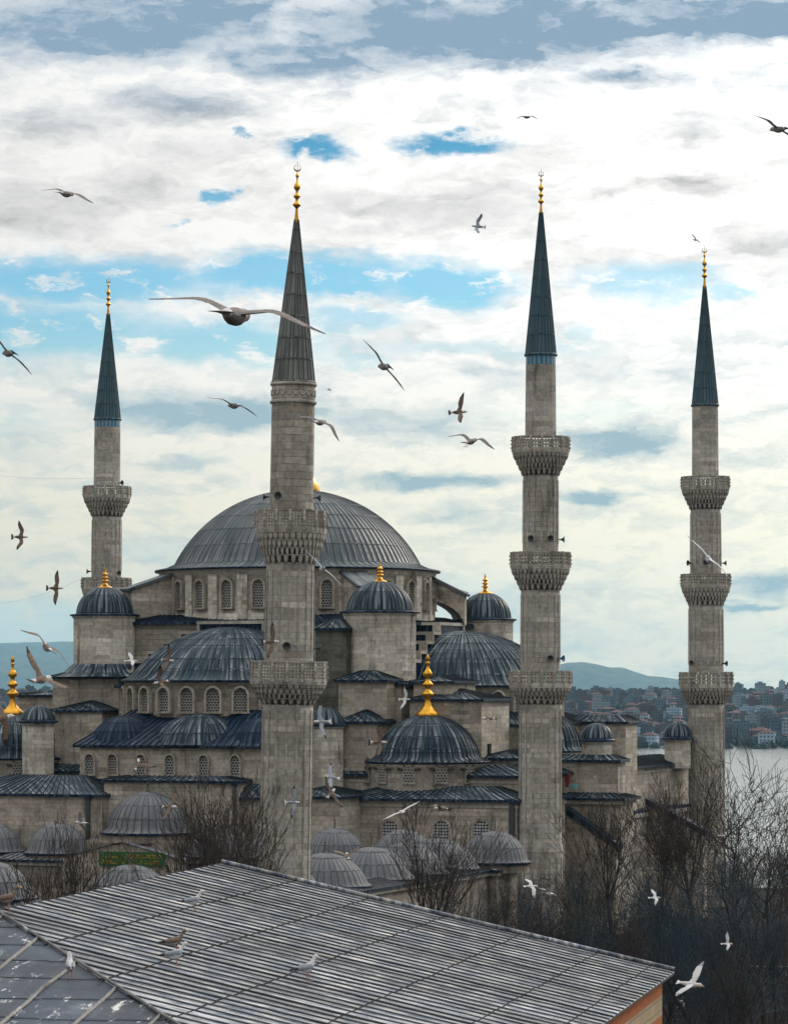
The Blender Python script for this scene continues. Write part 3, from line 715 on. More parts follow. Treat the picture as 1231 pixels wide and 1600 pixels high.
def balcony(par, z_rail, z_floor, z_bot, R, r_in, n=16, hx=5, hz=4, fine=True):
    """pierced parapet on tiers of stalactite corbels"""
    mat = 'limestone_minaret'
    mb = MB(); hr = z_rail - z_floor; Hc = z_floor - z_bot
    # core
    prof = [(r_in + .02, z_bot - .1), (r_in + .05, z_bot + Hc*.15), (r_in + (R - r_in)*.30, z_bot + Hc*.45), (r_in + (R - r_in)*.62, z_bot + Hc*.72), (R*.95, z_floor - .18), (R*1.0, z_floor - .16), (R*1.0, z_floor), (r_in - .1, z_floor + .02)]
    mb.lathe(prof[:3], n*2, 'stone_recess_shade', sm=False, uvr=R); mb.lathe(prof[2:], n*2, mat, sm=False, uvr=R)  # lower core painted dark to deepen the shaded recesses
    tiers = 4
    for t in range(tiers):
        f0, f1 = t/tiers, (t + 1)/tiers
        z0, z1 = z_bot + Hc*f0*.93, z_bot + Hc*(f1*.93 + .02)
        rr0 = r_in + (R - r_in)*(f0*.86); rr1 = r_in + (R - r_in)*(f1*.93 + .03)
        m = n*2 + 4 if t else n + 6
        mb.lathe([(rr1 - .10, z1 - .10), (rr1 + .02, z1 - .09), (rr1 + .03, z1), (rr1 - .1, z1 + .02)], n*2, mat, sm=False, uvr=R, rot=pi/n*.5*t)
        for k in range(m):
            a = 2*pi*(k + .5*(t % 2))/m; M = Matrix.Rotation(a, 4, 'Z'); w = pi*rr1/m*(.58 if t < 2 else .8)
            zt, zb = z1 - .05, z0 - .12
            P = [(rr1, -w, zt), (rr1, w, zt), (rr0 - .15, w, zt), (rr0 - .15, -w, zt)]
            zm = zb + (zt - zb)*.45
            Q = [(rr1 - .05, -w*.8, zm), (rr1 - .05, w*.8, zm), (rr0 - .15, w*.8, zm), (rr0 - .15, -w*.8, zm)]
            tip = (rr0 + (rr1 - rr0)*.45, 0, zb)
            for i in range(4):
                j = (i + 1) % 4
                mb.face([tuple(M @ Vector(p)) for p in (Q[i], Q[j], P[j], P[i])], mat)
                mb.face([tuple(M @ Vector(p)) for p in (tip, Q[j], Q[i])], mat)
    b = mb.build('balcony', par)
    # parapet: pierced panels between posts
    mb = MB(); th0 = .1
    cols_per = hx*2 + 1; nz = hz*2 + 1
    rows, uvs = [], []
    for i in range(nz + 1):
        z = z_floor + hr*.12 + hr*.80*((i//2)*2.0 + (i % 2)*.95)/(hz*2.0 + .95); row = []; ur = []
        for k in range(n):
            A = Vector((R*cos(2*pi*k/n), R*sin(2*pi*k/n))); B = Vector((R*cos(2*pi*(k+1)/n), R*sin(2*pi*(k+1)/n)))
            for j in range(cols_per):
                t = ((j//2)*2.0 + (j % 2)*.95)/(hx*2.0 + .95)
                p = A.lerp(B, t); row.append((p.x, p.y, z)); ur.append((k*2 + t*1.2, z))
        ur.append(ur[0]); rows.append(row); uvs.append(ur)
    def hole(i, j):
        jj = j % cols_per
        if i % 2 == 0 or jj % 2 == 0: return False
        return True
    mb.grid(rows, mat, uvs, True, False, hole)
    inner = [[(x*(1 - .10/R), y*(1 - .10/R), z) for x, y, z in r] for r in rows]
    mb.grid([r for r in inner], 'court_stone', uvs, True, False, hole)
    mb.lathe([(R + .04, z_floor), (R + .04, z_floor + hr*.12), (R - .12, z_floor + hr*.12)], n, mat, sm=False, uvr=R)
    mb.lathe([(R - .14, z_rail - hr*.08), (R + .05, z_rail - hr*.08), (R + .06, z_rail), (R - .14, z_rail), (R - .14, z_rail - hr*.08)], n, mat, sm=False, uvr=R)
    for k in range(n):
        M = Matrix.Rotation(2*pi*k/n, 4, 'Z')
        mb.obox(M, R - .12, R + .07, -.09, .09, z_floor, z_rail + .02, mat)
        for q in (.25, .5, .75): mb.obox(M, R + .05, R + .17, -.05, .05, z_floor + hr*q - .06, z_floor + hr*q + .06, mat)
    mb.build('parapet', b)
def horn(par, a, r, z, out=.9, mat='horn_grey', size=1.0, cam_rel=True, tilt=0.0):
    """loudspeaker horn on a bracket; a: angle round the shaft"""
    mb = MB()
    mb.lathe([(.05, 0), (.06, .25), (.10, .4), (.2, .58), (.36, .72), (.37, .74), (.30, .70), (.1, .45), (.01, .42)], 18, mat)
    mb.lathe([(.12, -.2), (.12, .02), (.02, .03)], 10, mat)
    mb.v = [(x*size, y*size, z_*size) for x, y, z_ in mb.v]
    o = mb.build('loudspeaker', par, (r*cos(a), r*sin(a), z)); o.rotation_euler = (0, pi/2 + tilt, a)
    return o
def minaret(px, Y, label, secs, cone, fin_top, ngroup, lean=0.0, cone_mat='lead_spire', band=None, tile=None, zb=-14.0, horns=(), n=16, hx=3, hz=3, crescent=True, axis_x=None, holes=None):
    """secs: from the top down, shafts ('s', y0, y1, half-width0, half-width1) and balconies ('b', y rail, y floor, y bottom, half-width, inner)"""
    sc = FOC / Y; Z = lambda y: ZC + (HOR - y)/sc
    X = (px - PCX)/sc
    base = zb
    e = tag(empty('minaret', (X, Y, base)), label, 'minaret', ngroup)
    e.rotation_euler = (0, lean, 0)
    vz = lambda y: Z(y) - base
    g = 0
    for s in secs:
        if s[0] == 's':
            prof = [(s[4]/sc/.985, 0 if s[2] > 1400 else vz(s[2])), (s[3]/sc/.985, vz(s[1]))]
            m = s[5] if len(s) > 5 else 'limestone_minaret'
            shaft_mb(prof, n, m, m != 'limestone_old' and s[1] > 700).build('shaft', e)
        else:
            _, yr, yf, yb, hw, hin = s
            balcony(e, vz(yr), vz(yf), vz(yb), hw/sc/.99, hin/sc, n, hx, hz)
    y0, y1, hw = cone
    mb = MB(); nr = 24; r1 = hw/sc; za, zb_ = vz(y1), vz(y0); lap = (zb_ - za)/7.5
    rows, uvs = [], []
    for i in range(16):
        t = i/15; q = r1*(1 - t) + .16*t; z = za + (zb_ - za)*t; row = []; ur = []
        st = 2*pi/nr; w = min(.07/q, st*.3)
        for k in range(nr):
            for fr, d in ((0, 0), (w*.3, .045), (w*.7, .045), (w, 0)):
                row.append(((q + d)*cos(k*st + fr), (q + d)*sin(k*st + fr), z)); ur.append((k + fr/st, t*7.5))
        ur.append((nr, t*7.5)); rows.append(row); uvs.append(ur)
    mb.grid(rows, cone_mat, uvs, True, True)
    for i in range(1, 7):
        z = za + lap*i; q = r1 + (.16 - r1)*(z - za)/(zb_ - za)
        mb.lathe([(q + .02, z - .05), (q + .06, z - .02), (q + .01, z + .05)], 48, cone_mat)
    mb.lathe([(r1 - .2, za - .25), (r1 + .10, za - .22), (r1 + .12, za - .04), (r1, za + .05)], 32, cone_mat)
    mb.build('spire', e)
    if tile:
        mb = MB(); mb.lathe([(tile[2]/sc + .02, vz(tile[1])), (tile[2]/sc + .02, vz(tile[0]))], 32, 'tile_blue', uvr=tile[2]/sc); mb.build('tile_band', e)
    if band:
        mb = MB(); q = band[2]/sc
        for y in band[:2]: mb.lathe([(q - .1, vz(y) - .2), (q + .1, vz(y) - .15), (q + .14, vz(y)), (q, vz(y) + .1)], 32, 'limestone_old')
        zlo, zhi = vz(band[1]), vz(band[0])
        for k in range(20):                # looped garland relief between the two mouldings
            pts = []
            for i in range(9):
                a = 2*pi*(k + i/8)/20; pts.append((q*1.005*cos(a), q*1.005*sin(a), zlo + (zhi - zlo)*(.62 - .3*sin(pi*i/8))))
            mb.tube(pts, .06, 5, 'limestone_old')
        mb.build('frieze', e)
    mb = MB(); h = (y0 - fin_top)/sc
    P = [(.20, -.06), (.18, 0), (.13, .10), (.10, .18), (.12, .20), (.32, .24), (.33, .265), (.14, .30), (.11, .35), (.27, .39), (.28, .41), (.12, .445), (.1, .49), (.23, .53), (.28, .56), (.2, .60), (.1, .645), (.06, .68), (.06, .72), (.15, .745), (.15, .76), (.05, .79), (.04, .84)]
    mb.lathe([(r*h/4.6, zb_ + q*h) for r, q in P], 18, 'gold')
    R = h*.055; zc = zb_ + h*.89; pts, rad = [], []
    for i in range(15):
        a = radians(-90 - 152 + 304*i/14); pts.append((R*cos(a), 0, zc + R*sin(a))); rad.append(max(.02, h*.014*sin(pi*i/14)))
    mb.tube(pts, rad, 7, 'brass_dark')
    mb.tube([(0, 0, zb_ + h*.83), (0, 0, zb_ + h)], [.03, .015], 5, 'brass_dark')
    mb.build('finial', e)
    for hn in horns:
        hx_, hy_, mt = hn[0], hn[1], hn[2] if len(hn) > 2 else 'horn_grey'
        # radius of the shaft at that height
        rr = [s for s in secs if s[0] == 's' and s[1] <= hy_ <= s[2]][0]; t = (hy_ - rr[1])/(min(rr[2], 1400) - rr[1]); q = (rr[3] + (rr[4] - rr[3])*t)/sc
        ax = px + lean/radians(1)*0
        off = (hx_ - (PCX + sc*(X + sin(lean)*vz(hy_))))/sc
        s_ = max(-1, min(1, off/(q + .1))); a = -pi/2 + asin(s_)
        if abs(off) > q: a = 0 if off > 0 else pi
        horn(e, a, q - .05, vz(hy_), mat=mt, size=(hn[3] if len(hn) > 3 else 1.0)*.85)
    return e
G3 = 'minarets round the mosque'
HX = 2
minaret(843, 294, 'three-balcony minaret with blue tile band under its spire, right of the near corner dome', [('s', 570, 683, 23, 24), ('b', 683, 706, 742, 44, 27), ('s', 742, 863, 27, 27.5),
    ('b', 863, 887, 921, 46, 30), ('s', 921, 1048, 30, 30.5), ('b', 1048, 1072, 1099, 48, 32.5), ('s', 1099, 1312, 32.5, 33), ('s', 1312, 1330, 33, 35.5), ('s', 1330, 1500, 35, 37)],
    (332, 553, 24), 264, G3, lean=.0015, tile=(557, 571, 23), horns=((831, 843), (855, 843), (874, 843), (855, 1029), (872, 1029, 'blue_paint')))
minaret(1104.5, 347, 'far right three-balcony minaret standing against the sea, with no blue tile band', [('s', 634, 745, 20, 20.5), ('b', 745, 764, 795, 37, 23), ('s', 795, 897, 23, 24),
    ('b', 897, 917, 945, 38, 26), ('s', 945, 1050, 26.5, 27), ('b', 1050, 1073, 1099, 41, 28), ('s', 1099, 1500, 27.5, 28)],
    (447, 632, 20.5), 384, G3, lean=-.004, horns=((1100, 880), (1079, 880), (1130, 880), (1082, 1036), (1127, 1037)), hx=3, hz=3)
minaret(162.5, 373, 'leftmost minaret, partly hidden behind the domed turret at the left', [('s', 668, 760, 20, 20.5), ('b', 760, 777, 806, 36.5, 22.5), ('s', 806, 903, 22.5, 23),
    ('b', 903, 921, 948, 38, 25), ('s', 948, 1048, 25.5, 26), ('b', 1048, 1068, 1095, 40, 27), ('s', 1095, 1500, 27, 28)],
    (490, 654, 20.5), 432, G3, lean=.007, tile=(657, 668, 20), horns=((187, 755), (140, 893), (184, 896)))
minaret(438.6, 239, 'nearest and thickest minaret, weathered grey stone with two balconies, in front of the great dome', [('s', 600, 628, 33.5, 33.5, 'limestone_old'), ('s', 628, 798, 33, 33.5, 'limestone_old'),
    ('b', 798, 830, 880, 55, 36.5), ('s', 880, 1033, 37, 38), ('b', 1033, 1066, 1099, 59, 39), ('s', 1099, 1500, 39, 40)],
    (343, 596, 33), 252, G3, lean=.0178, cone_mat='lead_spire_old', band=(600, 628, 34), horns=((440, 777), (414, 777, 'horn_grey', .9), (494, 777), (450, 1010), (494, 1012)), hx=4, hz=5)

# ================================================================== COURTYARD ARCADES
court = tag(empty('courtyard_arcade', (CX, CY, GZ), TH), 'low courtyard arcade roofed with rows of small lead domes behind the metal roof', 'arcade')
def cpart(mb, name, par=court): return mb.build(name, par, (0, 0, -GZ) if par is court else (0, 0, 0))
def arcade_wing(x0, x1, y0, y1, z1):
    mb = MB(); mb.box(x0, x1, y0, y1, -14, z1, 'court_stone')
    mb.box(x0 - .25, x1 + .25, y0 - .25, y1 + .25, z1, z1 + .3, 'stone_trim'); o = cpart(mb, 'arcade_wing')
    mb = MB(); lead_hip(mb, x0 - .2, x1 + .2, y0 - .2, y1 + .2, z1 + .3, .5, 'lead_court', over=.2, flat=.4); cpart(mb, 'lead_roof', o)
arcade_wing(28.6, 35.6, -83, -41.5, 1.2); arcade_wing(-36, 36.4, -41.3, -35.7, 1.2); arcade_wing(-36, 30, -88, -82, .2)
def cdome(a, b, r, zb, h, fin=1.3, nr=36):
    mb = MB(); mb.lathe([(r + .12, zb - .9), (r + .12, zb - .05), (r + .2, zb)], 40, 'court_stone', (a, b), uvr=r)
    ribbed_dome(mb, a, b, zb, r, h, nr, 'lead_court', flare=.3, fh=.2, rw=.045, rh=.012, lap=1.5, n=11)
    o = cpart(mb, 'dome'); mb = MB(); lathe_finial(mb, (a, b), zb + h + .15, fin, 'horn_grey', w=.55); cpart(mb, 'finial', o)
for a_ in (-24, -15.2, -8.2, 8.2, 14.2, 19.8, 26.5, 35.2): cdome(a_, -38.3, 2.9, 2.3, 2.5)
for b_ in (-44, -52, -60, -70, -80): cdome(32, b_, 3.4, 2.0, 2.35)
for a_ in (22, 10, -2): cdome(a_, -85, 3.3, 1.4, 2.6)
# portal dome over the gate, with its gable and green inscription
mb = MB(); mb.box(-4.2, 5.2, -40.5, -33, -14, 3.6, 'court_stone'); mb.lathe([(4.3, 3.4), (4.3, 4.2), (4.45, 4.3)], 16, 'court_stone', (.5, -37), sm=False, uvr=4.3)
portal = cpart(mb, 'portal')
mb = MB(); ribbed_dome(mb, .5, -37, 4.3, 3.75, 3.3, 34, 'lead_court', flare=.7, fh=.4, rw=.08, rh=.05, lap=1.6); lathe_finial(mb, (.5, -37), 7.9, 2.4, 'horn_grey', w=.4); cpart(mb, 'portal_dome', portal)
mb = MB()
for s in (-1, 1):
    mb.face([(.5, -42.5, 3.6), (.5 + s*6.2, -42.5, 2.1), (.5 + s*6.2, -41.2, 2.1), (.5, -41.2, 3.6)][::s], 'lead_court')
mb.face([(-5.7, -42.2, 2.0), (6.7, -42.2, 2.0), (.5, -42.2, 3.5)], 'limestone')
mb.box(-5.7, 6.7, -42.2, -41.2, -6, 2.0, 'limestone')
cpart(mb, 'gable', portal)
mb = MB(); x0_, x1_ = ab(155, -42.4), ab(256, -42.4); z0_, z1_ = zz(1353, .5, -42.4), zz(1331, .5, -42.4)
mb.box(x0_, x1_, -42.45, -42.2, z0_, z1_, 'green_panel')
rnd = random.Random(5)
for row in range(2):                       # gilt calligraphy: two lines of curved strokes
    zc = z0_ + (z1_ - z0_)*(.28 + .42*row); x = x0_ + .2
    while x < x1_ - .4:
        w = rnd.uniform(.22, .5); k = rnd.random(); pts = []
        for i in range(7):
            t = i/6
            if k < .35: p = (x + w*.3*t, zc - .2 + .5*t)
            elif k < .7: p = (x + w*t, zc - .18*sin(pi*t))
            else: p = (x + w*.5 + w*.45*cos(2*pi*t), zc + .16*sin(2*pi*t))
            pts.append((p[0], -42.47, p[1]))
        mb.tube(pts, .03, 4, 'gold'); x += w*.8
cpart(mb, 'inscription_panel', portal)
# ================================================================== FOREGROUND HOUSE WITH THE BATTENED METAL ROOF
Ar = Vector((-3.865, 71.7, 14.0)); RD = Vector((.2055, .9786, 0)).normalized(); PD = Vector((RD.y, -RD.x, 0)); RW = 10.17; DROP = Vector((0, 0, -2.236))
Br = Ar - RD*15.5; Cr = Ar + PD*RW + DROP; Dr = Cr - RD*29.0; Er = Dr - PD*2*RW; Fr = Cr - PD*2*RW
house = tag(empty('metal_roofed_house', (Cr.x, Cr.y, GZ)), 'foreground house with broad battened metal roof over striped brick and stone walls', 'house')
inv = -Vector((Cr.x, Cr.y, GZ))
def hb(mb, name, par=None):
    o = mb.build(name, par or house, inv if par is None else (0, 0, 0)); return o
def slope(mb, A, u, v, wu, lv, sheet, batten, sp, lap, t0f, t1f, rw=.09, rh=.065, lapw=.03, jitter=0):
    """sheets on the plane A + u*s + v*t; for each batten at s it runs from t0f(s) to t1f(s)"""
    n = u.cross(v).normalized()
    if n.z < 0: n = -n
    rnd = random.Random(3); k = 0; s = 0.0
    while s < wu:
        e = min(s + sp, wu); nseg = int(lv/lap) + 1
        q = [(s, t0f(s)), (e, t0f(e)), (e, t1f(e)), (s, t1f(s))]
        off = n*rnd.uniform(-.006, .006)
        if max(t1f(s) - t0f(s), t1f(e) - t0f(e)) > .02:
            P = [A + u*a + v*b + off for a, b in q]
            nn = (P[1] - P[0]).cross(P[2] - P[0])
            if nn.z < 0: P = P[::-1]; q = q[::-1]
            mb.face([tuple(p) for p in P], sheet, [(a, b) for a, b in q])
        a0, a1 = t0f(s), t1f(s)
        if a1 - a0 > .1:
            pts = []; m = max(2, int((a1 - a0)/.8)); prof = [(-rw, 0), (-rw*.75, rh*.7), (0, rh), (rw*.75, rh*.7), (rw, 0)]
            rows, uvs = [], []
            for i in range(m + 1):
                t = a0 + (a1 - a0)*i/m; w = rnd.uniform(-1, 1)*.032
                rows.append([tuple(A + u*(s + w + dx*.5) + v*t + n*(dz + .004)) for dx, dz in prof]); uvs.append([(s + dx, t) for dx, dz in prof])
            mb.grid(rows, batten, uvs, False, True)
        s = e; k += 1
    return n
UD = -RD; VD = (PD*RW + DROP).normalized(); LV = (PD*RW + DROP).length
mb = MB()
t0 = lambda s: 0.0 if s <= 15.5 else (s - 15.5)/13.5*LV
nrm = slope(mb, Ar, UD, VD, 29.0, LV, 'roof_sheet', 'roof_batten', .485, 1.7, t0, lambda s: LV + .02, rw=.036, rh=.027)
rnd = random.Random(9)
for i in (1, 2, 3, 4, 5, 5.7):             # cross laps, slightly stepped from bay to bay
    t = LV*i/6
    pts = []
    s = 0
    while s < 29 and t0(s) < t:
        d = rnd.uniform(-.02, .02); e = s + .485
        P = [Ar + UD*s + VD*(t + d - .012) + nrm*.006, Ar + UD*e + VD*(t + d - .012) + nrm*.006, Ar + UD*e + VD*(t + d) + nrm*.018, Ar + UD*s + VD*(t + d) + nrm*.018, Ar + UD*e + VD*(t + d + .015) + nrm*.006, Ar + UD*s + VD*(t + d + .015) + nrm*.006]
        mb.face([tuple(P[q]) for q in (0, 1, 2, 3)], 'void'); mb.face([tuple(P[q]) for q in (3, 2, 4, 5)], 'void')
        s = e
mb.tube([tuple(Ar + VD*t_ + nrm*.05) for t_ in (0, LV*.5, LV)], .045, 8, 'roof_sheet')
main_slope = hb(mb, 'main_roof_slope')
mb = MB(); HV = ((Br - (Dr + Er)/2)); HV = ((Dr + Er)/2 - Br); HL = HV.length; HV.normalize()
# near hip face: battens run down towards the camera
UE = PD.copy(); half = RW
tt = lambda s: HL*abs(s - half)/half
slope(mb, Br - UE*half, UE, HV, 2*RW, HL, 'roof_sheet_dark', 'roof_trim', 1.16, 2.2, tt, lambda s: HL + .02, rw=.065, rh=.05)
nh = UE.cross(HV).normalized(); nh = nh if nh.z > 0 else -nh
for i in range(1, 12):
    t = HL*i/12; s0, s1 = half - half*t/HL, half + half*t/HL; s = s0
    while s < s1:
        e = min(s + 1.16, s1); d = rnd.uniform(-.1, .1)
        P = [Br - UE*half + UE*s + HV*(t + d) + nh*.008, Br - UE*half + UE*e + HV*(t + d) + nh*.008, Br - UE*half + UE*e + HV*(t + d + .04) + nh*.02, Br - UE*half + UE*s + HV*(t + d + .04) + nh*.02]
        if abs(s - half)/half*HL < t + d + .05 and abs(e - half)/half*HL < t + d + .9: mb.face([tuple(p) for p in P], 'horn_grey')
        s = e
mb.tube([tuple(Br + (Dr - Br)*t_ + Vector((0, 0, .04))) for t_ in (0, .25, .5, .75, 1)], .03, 8, 'roof_trim')
hb(mb, 'hip_roof_slope')
mb = MB()
mb.face([tuple(p) for p in (Ar, Br, Er, Fr)][::-1], 'roof_sheet'); mb.face([tuple(p) for p in (Ar, Br, Er, Fr)], 'roof_sheet')
hb(mb, 'back_roof_slope')
mb = MB()
ins = .22
c_ = [Cr - PD*ins - RD*.35, Dr - PD*ins + RD*ins, Er + PD*ins + RD*ins, Fr + PD*ins - RD*.35]
c_ = [Vector((p.x, p.y, 0)) for p in c_]
for i in range(4):
    p, q = c_[i], c_[(i+1) % 4]; L = (q - p).length
    mb.face([(p.x, p.y, GZ), (q.x, q.y, GZ), (q.x, q.y, 11.72), (p.x, p.y, 11.72)][::-1], 'brick_bands', [(0, GZ), (L, GZ), (L, 11.72), (0, 11.72)][::-1])
p, q = c_[0], c_[3]
mb.face([(p.x, p.y, 11.72), (q.x, q.y, 11.72), (Ar.x - RD.x*.35, Ar.y - RD.y*.35, 13.9)], 'brick_bands')
hb(mb, 'wall')
mb = MB()                                   # thin eave board
for A_, B_ in ((Cr, Dr), (Dr, Er), (Cr, Ar)):
    lo = Vector((0, 0, -.06)); a_, b_ = A_ + Vector((0, 0, -.01)), B_ + Vector((0, 0, -.01))
    mb.face([tuple(a_), tuple(b_), tuple(b_ + lo), tuple(a_ + lo)], 'dark_wood')
for A_, B_, d_ in ((Cr, Dr, -PD), (Dr, Er, RD)):
    lo = Vector((0, 0, -.065)); mb.face([tuple(A_ + lo), tuple(B_ + lo), tuple(B_ + lo + d_*.25), tuple(A_ + lo + d_*.25)], 'dark_wood')
hb(mb, 'eave_board')
def on_roof(px, py):
    """point of the main slope or hip slope seen at that pixel"""
    d = Vector(((px - PCX)/FOC, 1, (HOR - py)/FOC)); o = Vector((0, 0, ZC))
    t1 = (Ar - o).dot(nrm)/d.dot(nrm); p1 = o + d*t1
    t2 = (Br - o).dot(nh)/d.dot(nh); p2 = o + d*t2
    s = (p1 - Ar).dot(UD); t = (p1 - Ar).dot(VD)
    return p1 if t >= t0(s) else p2
# ================================================================== GROUND, SEA, HILLS
def sm_(x, a, b):
    t = max(0, min(1, (x - a)/(b - a))); return t*t*(3 - 2*t)
def gheight(x, y):
    rr = random.random
    near = GZ - 8*sm_(y, 395 - .9*max(0, x - 30), 470 - .9*max(0, x - 30)) - 30*sm_(y, 430, 760)
    return near
def fheight(x, y):
    w = 1 + .0  # far shore
    sh = 2860 + 90*sin(x*.0021 + .6) + 40*sin(x*.009)
    if y < sh - 60: return -48
    t = (y - sh)/1000
    z = -44 + 5*sm_(y, sh - 60, sh + 20) + 34*sm_(y, sh + 20, sh + 1700) + 10*sm_(y, sh + 1500, sh + 2600)
    z += 4*sin(x*.006 + y*.003) * sm_(y, sh + 300, sh + 900)
    return z
N = material('ground_soil'); ob = N.n('ShaderNodeNewGeometry', 0)
c = N.mix(N.rng(N.noise(ob, .35, 6, .65), .35, .65), (.014, .016, .020), (.028, .026, .024)); c = N.mix(N.rng(N.noise(ob, 2.5, 6, .7), .5, .7), c, (.05, .034, .03))
finish(N, c, .95, bump=N.noise(ob, 3, 5, .7), bdist=.2, spec=.1)
N = material('far_land'); ob = N.n('ShaderNodeNewGeometry', 0)
f1 = N.noise(N.v('MULTIPLY', ob, (.012, .012, .02)), 1, 6, .65)
finish(N, N.mix(N.rng(f1, .35, .65), (.05, .085, .095), (.10, .135, .14)), .95, spec=.1)  # distance haze partly painted in: the land's own colour is paler and bluer
N = material('sea_water'); ob = N.n('ShaderNodeNewGeometry', 0)
h1 = N.noise(N.v('MULTIPLY', ob, (.035, .10, 1)), 1, 6, .72); h2 = N.noise(N.v('MULTIPLY', ob, (.10, .02, 1)), 1, 5, .7)
finish(N, (.13, .14, .125), .10, bump=N.m('ADD', h1, N.m('MULTIPLY', h2, .35)), bstr=1.0, bdist=.6, spec=.8)
def sheet(name, xs, ys, zf, mat):
    mb = MB(); mb.grid([[(x, y, zf(x, y)) for x in xs] for y in ys], mat, None, False, True)
    return tag(mb.build(name), kind='structure')
xs = [-6500 + 500*i for i in range(13)]; xs = xs[:12] + [-700, -400, -200, -120, -60, -30, 0, 20, 40, 60, 80, 110, 150, 200, 300, 400, 700] + [500*i for i in range(2, 14)]
xs = sorted(set(xs))
ys = [-150, 0, 60, 120, 180, 230, 280, 320, 350, 380, 410, 440, 470, 500, 560, 640, 720, 800, 1000, 1500, 2400, 2800, 31500]
sheet('ground', xs, ys, lambda x, y: gheight(x, y) if y < 1200 else -50, 'ground_soil')
mb = MB(); mb.face([(-6400, 600, -40), (6400, 600, -40), (6400, 3200, -40), (-6400, 3200, -40)], 'sea_water'); tag(mb.build('sea'), kind='structure')
xs2 = [-1000 + 25*i for i in range(81)]; ys2 = [2700 + 60*i for i in range(60)]
sheet('far_shore', xs2, ys2, fheight, 'far_land')
def hill(name, Y, pts, base, thick, rough, seed):
    """a ridge from points (pixel x, pixel y) at distance Y"""
    rnd = random.Random(seed); mb = MB(); xs_ = []
    p0, p1 = pts[0][0], pts[-1][0]; m = 150
    ph = [rnd.uniform(0, 6) for _ in range(6)]
    def top(p):
        for (a, b), (c, d) in zip(pts[:-1], pts[1:]):
            if a <= p <= c:
                t = (p - a)/(c - a); t = t*t*(3 - 2*t); return b + (d - b)*t
        return pts[-1][1]
    rows = []
    for j in range(13):
        f = j/12; row = []
        for i in range(m + 1):
            p = p0 + (p1 - p0)*i/m; y = Y - thick + thick*2*f
            zt = ZC + (HOR - top(p))/FOC*Y
            prof_ = sin(pi*min(1, f*1.0))**.8
            w = sum(sin(p*(.02*(k + 1)**1.5) + ph[k] + f*4)*rough/(k + 1) for k in range(6))
            row.append(((p - PCX)/FOC*Y, y, base + (zt - base)*prof_ + w*prof_))
        rows.append(row)
    mb.grid(rows, 'far_land', None, False, True)
    return tag(mb.build(name), kind='structure')
hill('hills', 20000, [(560, 1082), (820, 1046), (905, 1036), (960, 1042), (1020, 1056), (1120, 1072), (1200, 1082), (1330, 1088), (1500, 1090)], -90, 1300, 4.5, 1)
hill('hills', 24000, [(-500, 1050), (-200, 1034), (0, 1030), (90, 1022), (180, 1026), (400, 1050), (700, 1080)], -90, 1300, 4.5, 2)
hill('hills', 29500, [(-600, 1020), (-250, 1008), (0, 1004), (140, 1001), (330, 1012), (700, 1060)], -90, 1300, 4.5, 3)

# ------------------------------------------------------------------ the town on the far shore
N = material('town_wall'); ri = N.n('ShaderNodeObjectInfo', 5); uv = N.n('ShaderNodeTexCoord', 2)
N.n('ShaderNodeValToRGB', i_Fac=ri); cr = N.last.color_ramp; cr.interpolation = 'CONSTANT'
cols = [(.12, .16, .20), (.24, .29, .34), (.12, .09, .08), (.17, .13, .10), (.10, .11, .12), (.42, .42, .42), (.15, .08, .065), (.14, .145, .15)]
cr.elements[0].color = (*cols[0], 1); cr.elements[1].position = 1/8; cr.elements[1].color = (*cols[1], 1)
for i in range(2, 8):
    e_ = cr.elements.new(i/8); e_.color = (cols[i][0]*.75, cols[i][1], cols[i][2]*1.25, 1)  # blue of the distance haze tinted into these wall colours
rampout = N.last.outputs[0]
win = N.n('ShaderNodeTexBrick', 1, i_Vector=uv, i_Scale=1, i_Mortar_Size=.85, i_Mortar_Smooth=.05, i_Brick_Width=3.0, i_Row_Height=3.1, offset=0)
finish(N, N.mix(win, (.03, .035, .045), rampout), .8, spec=.2)
plain('town_roof', (.10, .046, .05), .85, var=.4, sc=.2); plain('town_flat', (.07, .075, .08), .85)
def town_house_mesh(w, d, h, kind, seed):
    mb = MB(); mb.box(-w/2, w/2, -d/2, d/2, -8, h, 'town_wall', top='town_flat'); rnd = random.Random(seed)
    if kind == 'hip':
        o = .6; c = [(-w/2 - o, -d/2 - o, h), (w/2 + o, -d/2 - o, h), (w/2 + o, d/2 + o, h), (-w/2 - o, d/2 + o, h)]; k = min(w, d)/2
        r = [(-w/2 + k, 0, h + k*.45), (w/2 - k, 0, h + k*.45)]
        mb.face([c[0], c[1], r[1], r[0]], 'town_roof'); mb.face([c[2], c[3], r[0], r[1]], 'town_roof'); mb.face([c[1], c[2], r[1]], 'town_roof'); mb.face([c[3], c[0], r[0]], 'town_roof')
        mb.box(w*.15, w*.15 + 1, -.6, .6, h, h + k*.45 + 1.2, 'town_wall')
    else:
        mb.box(-w*.3, w*.05, -d*.3, d*.3, h, h + 2.8, 'town_wall'); mb.box(-w/2 - .2, w/2 + .2, -d/2 - .2, -d/2, h - .2, h + .9, 'town_wall')
        for q in range(1, int(h/3.1)):
            mb.box(w*.1, w*.42, -d/2 - 1.2, -d/2, q*3.1 - .3, q*3.1 + .6, 'town_wall')
    return mb.mesh('house')
TM = [town_house_mesh(11, 10, 8, 'hip', 1), town_house_mesh(14, 11, 11, 'hip', 2), town_house_mesh(10, 9, 6.5, 'hip', 3), town_house_mesh(15, 12, 15.5, 'flat', 4), town_house_mesh(12, 11, 18.6, 'flat', 5), town_house_mesh(20, 12, 12.4, 'flat', 6), town_house_mesh(17, 12, 9, 'hip', 7)]
rnd = random.Random(21)
